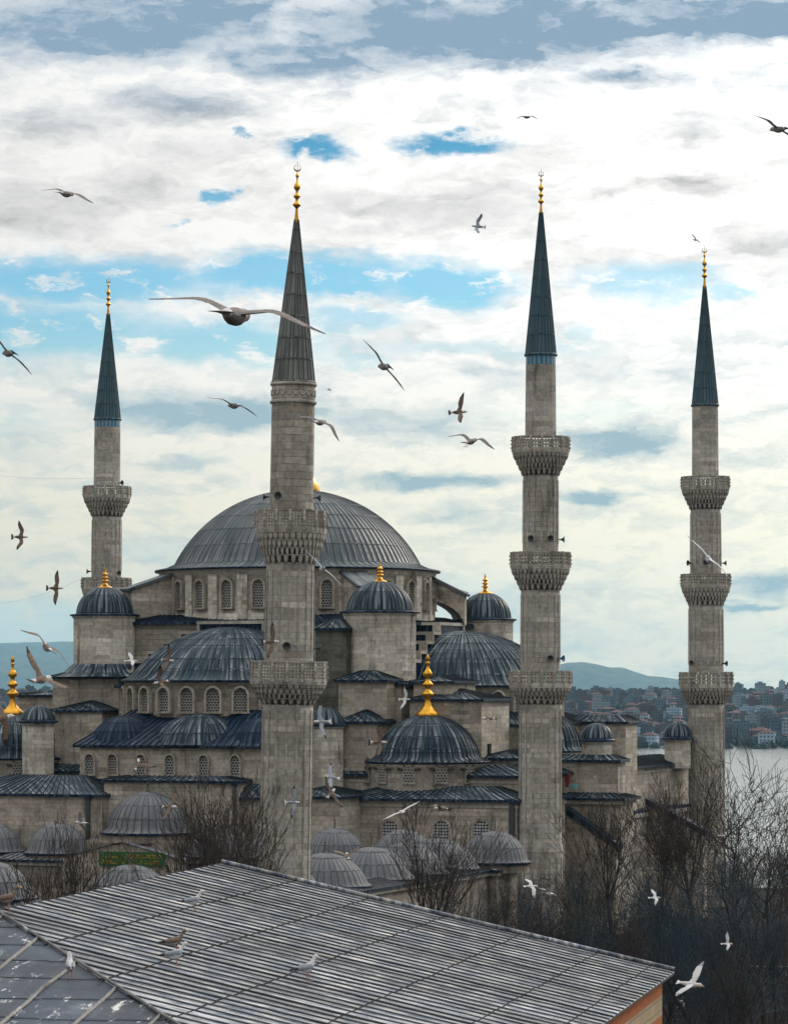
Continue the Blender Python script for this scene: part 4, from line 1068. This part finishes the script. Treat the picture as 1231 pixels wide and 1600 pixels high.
def far_house(x, y, mesh, label, group, rz=0.0, cat='house', name='house', sc=1.0):
    o = bpy.data.objects.new(name, mesh); COL.objects.link(o); o.location = (x, y, fheight(x, y)); o.rotation_euler = (0, 0, rz); o.scale = (sc, sc, sc)
    return tag(o, label, cat, group)
placed = []
def free(px, py, d=8):
    return all(abs(px - a) > d or abs(py - b) > d*.55 for a, b in placed)
cnt = 0
for tries in range(9000):
    if cnt >= 300: break
    left = cnt >= 258
    px_ = rnd.uniform(-6, 112) if left else rnd.uniform(884, 1236)
    if not left and 1076 < px_ < 1132: continue
    Y_ = rnd.uniform(2960, 5100) if not left else rnd.uniform(3600, 5200)
    x_ = (px_ - PCX)/FOC*Y_; z_ = fheight(x_, Y_); py_ = HOR + (ZC - z_)/Y_*FOC
    if not free(px_, py_, 7.0): continue
    placed.append((px_, py_)); cnt += 1
    m = rnd.choice(TM)
    far_house(x_, Y_, m, 'small hazy house in the crowded town at the left edge' if left else 'small hazy house in the crowded town across the water',
              'houses of the far town on the left' if left else 'houses of the far town across the water', rnd.uniform(-.5, .5), sc=rnd.uniform(.8, 1.15))
towers = [(1016, 1076, 4700, 17, 'tall pale apartment tower, left of a pair on the far skyline'), (1031, 1080, 4750, 16, 'pale apartment tower, right of a pair on the far skyline'),
          (933, 1082, 4600, 12, 'apartment tower on the far shore just right of the second minaret from the right'), (972, 1088, 4650, 14, 'squat apartment tower between the hill foot and the paired towers'),
          (989, 1083, 4700, 12, 'slim apartment tower just left of the paired towers'), (1150, 1087, 4700, 14, 'apartment tower on the skyline just right of the far right minaret'),
          (1187, 1067, 9000, 16, 'broad high-rise on the far ridge, left of the slim one at the edge'), (1221, 1064, 9000, 9, 'slim high-rise on the far ridge near the right edge')]
for px_, pt, Y_, w, lb in towers:
    x_ = (px_ - PCX)/FOC*Y_; zt = ZC + (HOR - pt)/FOC*Y_; z0_ = -20 if Y_ < 6000 else -55; w_ = w/FOC*Y_; mb = MB()
    mb.box(-w_/2, w_/2, -w_*.4, w_*.4, 0, zt - z0_, 'town_wall', top='town_flat'); mb.box(-w_*.25, w_*.2, -w_*.2, w_*.2, zt - z0_, zt - z0_ + 4, 'town_wall')
    for q in range(1, int((zt - z0_)/3.1)): mb.box(-w_/2 - .4, w_/2 + .4, -w_*.4 - .5, -w_*.4, q*3.1, q*3.1 + .5, 'town_flat')
    tag(mb.build('apartment_tower', None, (x_, Y_, z0_)), lb, 'tower block', 'towers on the far skyline')
# far-off wooded gaps between the houses
plain('far_foliage', (.012, .028, .036), .95, var=.5, sc=.08)
mb = MB(); rnd = random.Random(4)
for i in range(1500):
    lf = i % 6 == 0
    px_ = rnd.uniform(-10, 118) if lf else rnd.uniform(880, 1240); Y_ = rnd.uniform(2900, 5400); x_ = (px_ - PCX)/FOC*Y_
    z_ = fheight(x_, Y_); R_ = rnd.uniform(3, 6.5); n = 6
    rows = []
    for q in range(5):
        a = -.5 + (pi/2 + .5)*q/4
        rows.append([(x_ + R_*cos(a)*cos(2*pi*k/n)*rnd.uniform(.75, 1.2), Y_ + R_*cos(a)*sin(2*pi*k/n), z_ + R_*.5 + R_*sin(a)*rnd.uniform(.8, 1.15)) for k in range(n)])
    mb.grid(rows, 'far_foliage', None, True, False)
tag(mb.build('far_woods'), 'dark far-off trees filling the gaps of the town across the water', 'trees', None, 'stuff')
# ================================================================== BARE TREES
def gen_tree(seed, H, style, twig='twig'):
    rnd = random.Random(seed); tr, cr_ = MB(), MB(); count = [0]
    V = style == 'vase'
    LEN = [.24, .36, .34, .20, .10] if V else [.36, .36, .25, .16, .09]
    ANG = [(8, 46), (10, 26), (12, 30), (15, 38)] if V else [(15, 52), (22, 52), (22, 55), (20, 55)]
    F = style == 'fan'
    if F: V = True; LEN = [.52, .43, .17, .10, .05]; ANG = [(4, 54), (14, 36), (14, 36), (15, 38)]
    KID = [13, 7, 4, 2] if F else [9, 6, 4, 2] if V else [5, 5, 5, 3]
    UP = [.0, .13, .09, .06, .04] if F else [.0, .10, .13, .08, .05] if V else [.0, .05, .05, .03, .0]
    def grow(p, d, L, r, lev):
        n = 5 if lev < 3 else 3
        pts = [p.copy()]; rad = [r]; dirs = [d.copy()]
        w = .05 if V else .12
        for i in range(n):
            d = (d + Vector((rnd.gauss(0, w), rnd.gauss(0, w), rnd.gauss(0, .04) + UP[lev]))).normalized()
            p = p + d*(L/n); pts.append(p.copy()); rad.append(max(.017, r*(1 - .55*(i + 1)/n))); dirs.append(d.copy())
        (tr if lev < 2 else cr_).tube([tuple(q) for q in pts], rad, 7 if lev == 0 else 5 if lev == 1 else 3, 'bark' if lev < 2 else twig)
        count[0] += 1
        if lev >= 4: return
        kids = KID[lev]
        for k in range(kids):
            t = rnd.uniform(.88 if F else .75, 1.0) if lev == 0 else rnd.uniform(.2, 1.0) if k else 1.0
            i = min(n, max(1, int(round(t*n)))); q, dd = pts[i], dirs[i]
            ang = radians(rnd.uniform(*ANG[lev])) * (1 if k or lev == 0 else .4)
            az = 2*pi*(k/kids)*1.0 + rnd.uniform(-.5, .5)
            a = dd.cross(Vector((0, 0, 1)) if abs(dd.z) < .9 else Vector((1, 0, 0))).normalized(); b = dd.cross(a)
            nd = (dd*cos(ang) + (a*cos(az) + b*sin(az))*sin(ang)).normalized()
            grow(q, nd, H*LEN[lev + 1]*rnd.uniform(.65, 1.2), max(.019, rad[i]*((.36 if F else .55) if lev == 0 else .58)), lev + 1)
    grow(Vector((0, 0, 0)), Vector((rnd.gauss(0, .05), rnd.gauss(0, .05), 1)).normalized(), H*LEN[0], H*.021, 0)
    return tr.mesh('trunk'), cr_.mesh('crown')
KINDS_T = {}
def tree(kind, seed, px, Y, top_py, label, group, twig='twig', rz=None, gz=None, H0=14.0):
    key = (kind, seed, twig)
    if key not in KINDS_T:
        a, b = gen_tree(seed, H0, kind, twig); zs_ = sorted(v.co.z for v in b.vertices); zt = zs_[int(len(zs_)*.985)]; KINDS_T[key] = (a, b, zt)
    a, b, zt = KINDS_T[key]
    x = (px - PCX)/FOC*Y; g = gheight(x, Y) if gz is None else gz
    H = ZC + (HOR - top_py)/FOC*Y - g; s = H/zt
    e = tag(empty('bare_tree', (x, Y, g)), label, 'tree', group); e.scale = (s, s, s); e.rotation_euler = (0, 0, rz if rz is not None else seed*1.7 + px)
    for nm, me in (('trunk', a), ('crown', b)):
        o = bpy.data.objects.new(nm, me); COL.objects.link(o); o.parent = e
    return e
GT = 'bare trees round the mosque'
tree('fan', 31, 655, 213, 1252, 'bare fan-shaped tree just behind the roof ridge, in front of the terrace wall', GT)
tree('fan', 32, 345, 208, 1226, 'bare tree with fine upright twigs left of the thickest minaret', GT)
tree('fan', 33, 408, 214, 1240, 'bare tree whose twigs cross the foot of the thickest minaret', GT)
tree('fan', 34, 285, 212, 1262, 'thin bare tree right of the portal dome, by the green inscription', GT)
tree('fan', 35, 85, 196, 1300, 'dense dark bare tree at the far left behind the roof edge', GT)
tree('fan', 32, 142, 200, 1312, 'smaller dark bare tree beside the dense one at the left', GT)
tree('fan', 33, 962, 262, 1248, 'bare tree with a low fan crown right of the tile-banded minaret', GT)
tree('fan', 34, 1025, 258, 1228, 'tall bare tree in front of the side ledge of the mosque', GT)
tree('fan', 31, 1085, 254, 1200, 'tall bare tree covering the foot of the far right minaret', GT)
tree('spread', 24, 1160, 246, 1172, 'tallest bare tree against the glittering water', GT)
tree('spread', 21, 1205, 262, 1210, 'bare tree against the water near the right edge', GT)
tree('fan', 35, 1235, 240, 1235, 'bare tree cut off by the right edge', GT)
tree('spread', 25, 1140, 232, 1330, 'dark bare tree in front of the tallest one by the water', GT, 'twig_grey')
tree('spread', 24, 1080, 222, 1350, 'dark bare tree above the white flying gull at lower right', GT, 'twig_grey')
tree('spread', 23, 1195, 218, 1350, 'dark bare tree in the lower right corner thicket', GT, 'twig_grey')
TL = 'dark bare thicket tree among its like between roof and mosque'
TG = 'bare trees of the lower right thicket'
rnd = random.Random(17)
spots = [(705, 238, 1372), (745, 246, 1378), (795, 262, 1372), (835, 270, 1372), (870, 258, 1360), (905, 268, 1352), (942, 250, 1366), (985, 242, 1366), (1022, 236, 1372), (1055, 244, 1362),
         (815, 228, 1402), (860, 222, 1410), (900, 232, 1398), (950, 224, 1410), (1000, 220, 1418), (1045, 214, 1430), (920, 284, 1340), (765, 225, 1410), (1110, 210, 1420),
         (1160, 214, 1404), (1215, 208, 1420), (1232, 226, 1385), (1190, 236, 1372), (1075, 200, 1490), (1150, 198, 1470), (1200, 196, 1480), (980, 208, 1450)]
spots += [(1150, 330, 1318), (1180, 345, 1326), (1205, 335, 1322), (1228, 350, 1318), (1165, 310, 1340), (1218, 312, 1342), (1240, 320, 1330), (1195, 300, 1352), (1140, 300, 1335)]
for i, (a_, b_, c_2) in enumerate(spots):
    tree(('vase', 'spread', 'fan')[i % 3], (11, 25, 34, 14, 22, 32)[i % 6], a_, b_, c_2, TL, TG, ('twig_grey', 'twig_plum', 'twig_moss', 'twig_grey', 'twig')[i % 5], rz=rnd.uniform(0, 6))
# brushwood on the ground: uncountable
mb = MB(); rnd = random.Random(8)
for i in range(9000):
    px_ = rnd.uniform(690, 1250); Y_ = rnd.uniform(196, 300); x_ = (px_ - PCX)/FOC*Y_; g = gheight(x_, Y_)
    d = Vector((rnd.gauss(0, .45), rnd.gauss(0, .45), 1)).normalized(); L = rnd.uniform(.8, 3.2)
    p = Vector((x_, Y_, g - .1)); q = p + d*L*.55; r = q + (d + Vector((rnd.gauss(0, .4), rnd.gauss(0, .4), .1))).normalized()*L*.5
    mb.tube([tuple(p), tuple(q), tuple(r)], [.022, .016, .008], 3, ('twig_grey', 'twig_plum', 'twig', 'twig_moss')[i % 4])
    if i % 4 == 0:                          # dry leaf scraps
        for k in range(3):
            c2 = q + Vector((rnd.gauss(0, .4), rnd.gauss(0, .4), rnd.gauss(0, .3))); e1 = Vector((rnd.gauss(0, 1), rnd.gauss(0, 1), rnd.gauss(0, 1))).normalized()*.11; e2 = e1.cross(d).normalized()*.07
            mb.face([tuple(c2 - e1), tuple(c2 + e2), tuple(c2 + e1), tuple(c2 - e2)], 'far_foliage')
tag(mb.build('undergrowth'), 'tangled bare brushwood under the trees at lower right', 'undergrowth', None, 'stuff')
# ================================================================== SMALL STREET THINGS, CABLES
p = world_at(1071, 1605, 228); 
sp_ = empty('sign_pole', (p.x, p.y, gheight(p.x, p.y))); tag(sp_, 'leaning grey pole with small white board by the house corner', 'sign')
zt = ZC + (HOR - 1540)/FOC*228 - sp_.location.z
mb = MB(); mb.tube([(0, 0, 0), (-.15, 0, zt*.6), (-.35, 0, zt)], .05, 8, 'steel', True); mb.build('pole', sp_)
mb = MB(); mb.box(-.62, -.12, -.06, .0, zt*.40, zt*.40 + .5, 'white_paint'); mb.build('board', sp_)
e = tag(empty('railing', (*world_at(1045, 1592, 229).xy, GZ)), 'grey metal railing below the house corner', 'railing'); zr = ZC + (HOR - 1584)/FOC*229 - GZ
mb = MB()
for z_ in (zr, zr - .4): mb.tube([(-.2, 0, z_), (1.6, 0, z_)], .03, 6, 'steel', True)
mb.build('rail', e)
for x_ in (0, 1.5):
    mb = MB(); mb.tube([(x_, 0, 0), (x_, 0, zr)], .035, 6, 'steel', True); mb.build('post', e)
e = tag(empty('garden_fence', (*world_at(1190, 1512, 264).xy, gheight(26, 264))), 'low white fence rail among the trees at the right edge', 'fence'); zr = ZC + (HOR - 1510)/FOC*264 - e.location.z
mb = MB(); mb.tube([(-1, 0, zr), (2.4, 0, zr)], .035, 6, 'white_paint', True); mb.build('rail', e)
for x_ in (-.8, .6, 2.0):
    mb = MB(); mb.tube([(x_, 0, 0), (x_, 0, zr + .1)], .045, 6, 'white_paint', True); mb.build('post', e)
def cable(p0, p1, sag, label):   # thin wires
    mb = MB(); pts = []
    for i in range(17):
        t = i/16; q = p0.lerp(p1, t); q.z -= sag*4*t*(1 - t); pts.append(tuple(q))
    mb.tube(pts, .011, 5, 'steel'); tag(mb.build('cable'), label, 'cable', 'cables strung from the leftmost minaret')
cable(world_at(-40, 739, 373), world_at(146, 747, 373), .3, 'upper thin cable strung left from the leftmost minaret')
cable(world_at(-40, 944, 373), world_at(126, 905, 373), .8, 'lower thin cable strung left from the leftmost minaret')
# ================================================================== GULLS
def gull_mesh(L, R, kind='grey', tail=1.0, legs=False):
    """L, R: (inner dihedral, outer dihedral, inner sweep, outer sweep) in degrees for the left (+y) and right wing; flies along +x; span 1.35"""
    top, und, tipm, head = {'grey': ('gull_grey', 'gull_white', 'gull_black', 'gull_white'), 'brown': ('gull_brown', 'gull_under', 'gull_black', 'gull_white'),
                            'dusk': ('gull_dusk', 'gull_under', 'gull_black', 'gull_under'), 'white': ('gull_white', 'gull_white', 'gull_grey', 'gull_white')}[kind]
    mb = MB(); n = 12
    ring = [(.335, .004, .004, -.008), (.30, .012, .014, -.002), (.275, .022, .026, .004), (.25, .042, .044, .012), (.21, .049, .050, .014), (.17, .045, .047, .008), (.12, .056, .056, 0), (.05, .071, .068, -.006),
            (-.04, .072, .066, -.008), (-.12, .058, .05, 0), (-.19, .042, .036, .008), (-.235, .038, .02, .01), (-.27, .07*tail, .010, .01), (-.32, .105*tail, .006, .008), (-.345, .10*tail, .004, .006)]
    rows = [[(x, ry*cos(2*pi*k/n), zo + rz*sin(2*pi*k/n)) for k in range(n)] for x, ry, rz, zo in ring]
    for i in range(len(rows) - 1):
        m_ = 'gull_bill' if i < 2 else head if i < 6 else None
        if i >= 12: m_ = 'gull_black' if kind in ('brown', 'dusk') or i == 13 else 'gull_white'
        elif i >= 10: m_ = 'gull_white'
        if m_: mb.grid(rows[i:i+2], m_, None, True, True)
        else:
            up = [r[:n//2 + 1] for r in rows[i:i+2]]; dn = [r[n//2:] + r[:1] for r in rows[i:i+2]]
            mb.grid(up, top if kind != 'brown' or i > 6 else top, None, False, True); mb.grid(dn, und, None, False, True)
    mb.face(rows[-1], 'gull_black' if kind != 'white' else 'gull_white'); mb.face(rows[0][::-1], 'gull_bill')
    for s, (f1, f2, s1, s2) in ((1, L), (-1, R)):
        m = 14; p = Vector((.10, s*.03, .02)); secs = []; fan = []
        for i in range(m + 1):
            u = i/m; b = sm_(u, .28, .56)
            f = radians(f1 + (f2 - f1)*b); sw = radians(s1 + (s2 - s1)*b)
            d = Vector((sin(sw), s*cos(sw)*cos(f), cos(sw)*sin(f)))
            if i: p = p + d*(.66/m)
            ch = .175*(1 - .25*sm_(u, .0, .3)) if u < .3 else .131 + .022*sin(pi*sm_(u, .3, .62)) if u < .62 else .131*(1 - ((u - .62)/.40)**1.7)
            ch = max(ch, .012); th = .022*(1 - u)**1.2 + .004
            nrm_ = Vector((0, -s*sin(f)*s, cos(f))) if s > 0 else Vector((0, sin(f), cos(f)))
            cd_ = Vector((-1, 0, -.10)).normalized() if True else None
            if u > .5: cd_ = (cd_ + d*(-.0) ).normalized()
            pr = [(0, 0), (.12, .7), (.35, 1.0), (.7, .55), (1.0, .05), (.7, -.05), (.35, -.25), (.12, -.4)]
            secs.append([tuple(p + cd_*ch*a + nrm_*th*b_) for a, b_ in pr])
        for i in range(m):
            u = (i + .5)/m
            mt = tipm if u > .80 else top; mu = tipm if u > .86 else und
            a, b_ = secs[i], secs[i+1]
            upa = [a[0:5], b_[0:5]]; dna = [a[4:] + a[:1], b_[4:] + b_[:1]]
            if s < 0: upa = [q[::-1] for q in upa]; dna = [q[::-1] for q in dna]
            mb.grid(upa, mt, None, False, True); mb.grid(dna, mu, None, False, True)
            if i > 3 and i < m:                # trailing flight feathers: a darker saw-toothed edge
                te0, te1 = Vector(a[4]), Vector(b_[4]); bk = Vector((-.03 if u < .8 else -.012, 0, -.004))
                mb.face([tuple(te0), tuple(te1), tuple(te1 + bk*.5), tuple(te0 + bk)], tipm if kind != 'white' else top)
        mb.face(secs[-1], tipm)
    if legs:
        for s in (-1, 1): mb.tube([(-.14, s*.025, -.04), (-.22, s*.03, -.09), (-.26, s*.03, -.095)], [.007, .006, .012], 5, 'gull_pink')
    return mb
GULLG = 'gulls on the wing'
def gull(px, py, span, yaw, pitch, roll, L, R, label, kind='dusk', Y=None, tail=1.0, legs=False):
    """span: size in the picture that a full 1.35 m wing spread would have"""
    Y = Y or 1.35*FOC/span
    mb = gull_mesh(L, R, kind, tail, legs); p = world_at(px, py, Y)
    o = mb.build('gull', None, p)
    o.rotation_mode = 'XYZ'
    Mx = Matrix.Rotation(radians(yaw), 4, 'Z') @ Matrix.Rotation(radians(-pitch), 4, 'Y') @ Matrix.Rotation(radians(roll), 4, 'X')
    o.rotation_euler = Mx.to_euler()
    return tag(o, label, 'gull', GULLG)
GL = (14, -8, 12, -8)         # a gliding wing
# yaw 90: flying away, wings spread across the picture, left wing (+y) on the left
gull(104, 303, 98, 66, 4, 10, (16, -12, 10, -8), (2, -22, 10, -10), 'gull gliding alone in the upper left sky, one wing tip drooping')
gull(367, 493, 292, 76, 3, 5, (22, -5, 3, -12), (9, -21, 10, -6), 'largest gull, gliding with its right wing across the nearest spire', 'dusk')
gull(14, 552, 106, 118, 4, 33, (20, 0, 8, -6), (4, -12, 10, -8), 'gull at the left edge, banked steeply, long wing pointing down to the right')
gull(366, 634, 92, 118, 4, 8, (20, -6, 8, -8), (2, -24, 8, -10), 'small gull gliding left of the nearest minaret below its spire base')
gull(500, 660, 92, 66, 4, 14, (10, -8, 8, -8), (-8, -50, 8, -10), 'gull peeking out right of the nearest minaret, wing bent down')
gull(600, 573, 106, 112, 6, 41, (20, 0, 8, -6), (2, -8, 10, -8), 'gull in the open sky right of the nearest spire, wings on a steep diagonal')
gull(514, 609, 17, 20, 0, 20, GL, GL, 'tiny far gull, a mere speck beside the nearest minaret', 'dusk')
gull(747, 354, 46, 175, 5, -62, (22, 28, 10, -30), (15, 30, 6, -34), 'gull flapping above centre, heading left with both wings raised', 'grey', legs=True)
gull(822, 183, 44, 50, 4, 4, (14, -20, 8, -10), (10, -26, 8, -10), 'highest small gull, flat winged, above the tile-banded minaret tip')
gull(1216, 202, 100, 120, 6, 12, (24, -2, 10, -10), (-4, -20, 8, -8), 'gull cut off by the upper right edge')
gull(1086, 375, 26, 40, 0, 40, (20, 10, 8, -20), (16, 6, 8, -20), 'little gull just above the crescent of the far right minaret')
gull(716, 644, 62, 8, 4, 62, (20, 26, 20, 10), (30, 20, 4, -20), 'gull flying right with one wing up, just above a wider gliding gull', 'brown')
gull(735, 690, 90, 60, 10, 8, (30, -14, 10, -6), (18, -34, 8, -10), 'gull with arched wings and dangling feet left of the tile-banded minaret', 'dusk', legs=True)
gull(32, 839, 54, 10, 0, 70, (15, 15, 14, -28), (10, 10, 6, -38), 'brown gull at the left edge, tail fanned, turning in front of cream cloud', 'brown', tail=1.2)
gull(87, 919, 56, 2, 0, 78, (8, 6, 12, -8), (8, 4, 6, -14), 'gull flying right with wings straight up and down, left of the domed turret', 'brown', tail=1.1)
gull(74, 1012, 108, 112, 14, 30, (26, -16, 14, -14), (10, -26, 12, -18), 'brown gull with long wings over the pale left hills', 'brown', tail=1.2)
gull(65, 1062, 116, 60, 6, 22, (40, 40, 4, -6), (4, 6, 6, -8), 'brown gull with one wing raised high, right of the left gilt finial', 'brown')
gull(1107, 874, 98, 92, 10, 37, (16, 4, 8, -6), (2, -14, 8, -8), 'gull crossing the far right minaret above its middle balcony', 'grey')
gull(205, 1033, 44, 15, 0, 20, (30, 20, 8, -20), (10, -10, 8, -20), 'small white gull below the domed turret at the left', 'white')
gull(262, 1032, 54, -25, -5, 58, (30, 40, 16, -20), (12, 2, 10, -26), 'brown winged gull with white tail over the near semi-dome', 'brown', tail=1.1)
gull(252, 1066, 60, 205, -10, -50, (30, 50, 8, -20), (50, 70, 8, -16), 'dark winged gull at the eave of the near semi-dome', 'brown')
gull(424, 1003, 62, -15, 0, 72, (16, 16, 10, -12), (14, 6, 10, -24), 'brown gull with white tail across the nearest minaret above its lower balcony', 'brown', tail=1.1)
gull(504, 889, 92, 96, -4, 43, (8, 0, 8, -6), (8, -6, 8, -8), 'long winged pale gull right of the nearest minaret under the great dome eave', 'grey')
gull(632, 1093, 42, -20, 0, 60, (25, 30, 14, -24), (14, 4, 8, -26), 'small white gull between the near turret and the gilt finial', 'white')
gull(503, 1128, 66, 200, 0, -66, (16, 8, 10, -20), (14, 6, 10, -20), 'blue grey gull with white tail beside the small stair turret', 'grey')
gull(591, 1160, 60, 4, 0, 70, (20, 20, 14, -18), (18, 10, 8, -26), 'brown gull with black banded white tail at the edge of the near corner dome', 'brown', tail=1.2)
gull(763, 1123, 50, 185, 0, -40, (30, 30, 10, -26), (-10, -30, 10, -26), 'small white and brown gull left of the tile-banded minaret foot', 'brown')
gull(214, 1195, 66, 80, 40, 70, (20, 30, 10, -20), (60, 70, 10, -20), 'brown gull against the arched windows of the low wall', 'brown')
gull(4, 1122, 92, 30, 10, 30, (20, 0, 8, -20), (-60, -66, 8, -20), 'big brown gull cut off by the left edge near the gilt finial', 'brown')
gull(265, 1261, 66, -30, 0, 40, (20, 10, 10, -20), (0, -10, 10, -10), 'pale brown gull passing the finial of the portal dome', 'brown')
gull(128, 1286, 52, 170, 4, 30, (20, 10, 8, -20), (4, -10, 8, -20), 'white gull above a small courtyard dome at the left', 'white')
gull(457, 1254, 54, 6, 0, 74, (14, 10, 14, -10), (12, -10, 8, -26), 'white gull with black tail band across the lower shaft of the nearest minaret', 'grey', tail=1.3)
gull(518, 1215, 56, 190, 8, -48, (10, 6, 8, -10), (10, 4, 8, -10), 'grey gull just above a brown one, right of the nearest minaret', 'grey')
gull(517, 1240, 62, 60, 30, 20, (60, 76, 8, -10), (-60, -40, 8, -10), 'brown gull with wings raised, just below a grey one', 'brown')
gull(628, 1269, 66, 100, 0, -26, (8, 0, 8, -10), (8, 0, 8, -10), 'slim white gull above the bare fan-shaped tree', 'white')
gull(690, 1264, 66, 150, 0, 10, (20, -20, 10, -20), (26, -16, 8, -10), 'white headed gull with brown wing right of the slim one', 'brown')
gull(543, 1338, 58, 100, 20, -6, (34, 20, 10, -10), (34, 24, 10, -10), 'brown gull with raised wings over the courtyard domes', 'brown')
gull(1188, 1251, 34, 180, 0, 20, GL, GL, 'small dark gull low over the glittering water', 'dusk')
gull(1127, 1306, 32, 170, 0, 30, (30, 20, 8, -10), GL, 'white gull in front of the bare trees by the far right minaret foot', 'white')
gull(829, 1385, 50, 20, 0, 24, (20, -10, 8, -20), (-10, -30, 8, -20), 'white gull over the thicket, upper of a pair', 'white')
gull(860, 1397, 52, 120, 0, 20, (20, -10, 8, -20), (6, -20, 8, -10), 'pale gull over the thicket, lower of a pair', 'white')
gull(1022, 1403, 42, 10, 0, 26, (24, 6, 8, -20), (10, -24, 8, -30), 'pinkish white gull over the dark thicket', 'white')
gull(1135, 1475, 40, 5, 0, 24, (60, 50, 8, -10), (10, -20, 8, -30), 'white gull with one wing up in the dark trees at lower right', 'white')
gull(1078, 1538, 92, -20, -6, 24, (26, 22, 12, 0), (8, -6, -10, -30), 'large white gull just right of the house roof corner', 'white')
gull(350, 1447, 90, 100, 10, 0, (10, -10, 8, -14), (-6, -30, 8, -20), 'pale gull skimming the upper part of the metal roof', 'white')
gull(440, 1487, 92, 70, 8, -6, (10, -12, 8, -14), (4, -20, 8, -20), 'faint pale gull skimming the middle of the metal roof', 'white')
gull(507, 1495, 100, 90, 10, 10, (16, -10, 8, -14), (10, -18, 8, -14), 'dark gull skimming the roof just above a standing one', 'brown')
gull(610, 1488, 100, 95, 14, -8, (18, 4, 8, -10), (18, -4, 8, -10), 'dark gull with straight wings skimming the roof centre', 'brown')
gull(690, 1502, 84, 120, 6, 4, (8, -6, 8, -14), (4, -16, 8, -14), 'bluish gull skimming the roof right of its centre', 'grey')

def standing_gull(px, py, yaw, label, kind='grey', s=1.0):
    s *= .86
    top, und, head = {'grey': ('gull_grey', 'gull_white', 'gull_white'), 'brown': ('gull_brown', 'gull_under', 'gull_brown')}[kind]
    mb = MB(); n = 12
    ring = [(.295, .004, .004, .185), (.26, .010, .012, .190), (.235, .022, .026, .195), (.21, .040, .042, .20), (.175, .044, .046, .195), (.15, .042, .05, .16), (.115, .056, .07, .09), (.06, .078, .088, .03), (-.02, .084, .084, 0), (-.10, .066, .062, -.005), (-.17, .042, .036, .005),
            (-.25, .034, .014, .008), (-.30, .03, .006, .006)]
    rows = [[(x, ry*cos(2*pi*k/n), zo + rz*sin(2*pi*k/n)) for k in range(n)] for x, ry, rz, zo in ring]
    for i in range(len(rows) - 1):
        mb.grid(rows[i:i+2], 'gull_bill' if i < 2 else head if i < 7 else und, None, True, True)
    mb.face(rows[-1], 'gull_black')
    for s_ in (-1, 1):                       # folded wings
        sec = [(.09, .02, .03), (.05, .05, .06), (-.05, .055, .058), (-.15, .045, .045), (-.24, .03, .028), (-.34, .012, .012), (-.39, .003, .004)]
        rr = [[(x, s_*(.052 + a*.75*cos(2*pi*k/8)) if x > -.2 else s_*(.03 + a*.8*cos(2*pi*k/8)), .035 + .0*x + b*sin(2*pi*k/8)) for k in range(8)] for x, a, b in sec]
        for i in range(len(rr) - 1): mb.grid(rr[i:i+2], 'gull_black' if i >= 4 else top, None, True, True)
        mb.tube([(0, s_*.03, -.06), (-.01, s_*.035, -.13), (.0, s_*.035, -.225)], [.012, .008, .007], 6, 'gull_pink')
        mb.face([(.0, s_*.035, -.228), (.07, s_*.035 + .025, -.232), (.075, s_*.035 - .025, -.232)], 'gull_pink')
    p = on_roof(px, py); o = mb.build('gull', None, p + Vector((0, 0, .232*s))); o.rotation_euler = (0, radians(-6), radians(yaw)); o.scale = (s, s, s)
    return tag(o, label, 'gull', 'gulls standing on the metal roof')
standing_gull(304, 1424, 15, 'grey gull standing highest on the metal roof', 'grey')
standing_gull(110, 1531, 100, 'grey gull standing on the darker hip of the roof', 'grey', 1.05)
standing_gull(276, 1489, 20, 'brown gull standing on the roof right above a grey one', 'brown', 1.0)
standing_gull(276, 1510, 10, 'grey gull standing on the roof right below a brown one', 'grey', 1.0)
standing_gull(481, 1533, 35, 'grey gull standing on the middle of the roof', 'grey', 1.1)
standing_gull(14, 1424, 20, 'brown gull perched on the roof ridge at the left edge', 'brown', 1.1)

# ================================================================== HAZE
mb = MB(); mb.box(-9000, 9000, -160, 32000, -95, 560, 'void')
hz = mb.build('haze'); hz.data.materials.clear()
hm = bpy.data.materials.new('haze_air'); hm.use_nodes = True; N = NT(hm.node_tree)
N.n('ShaderNodeVolumePrincipled', i_Color=(.42, .78, 1.0, 1), i_Density=.000022, i_Anisotropy=.3); vol = N.last.outputs[0]
N.n('ShaderNodeOutputMaterial', i_Volume=vol); hz.data.materials.append(hm)
tag(hz, 'thin pale haze that softens the far hills and the town', 'haze', None, 'stuff')
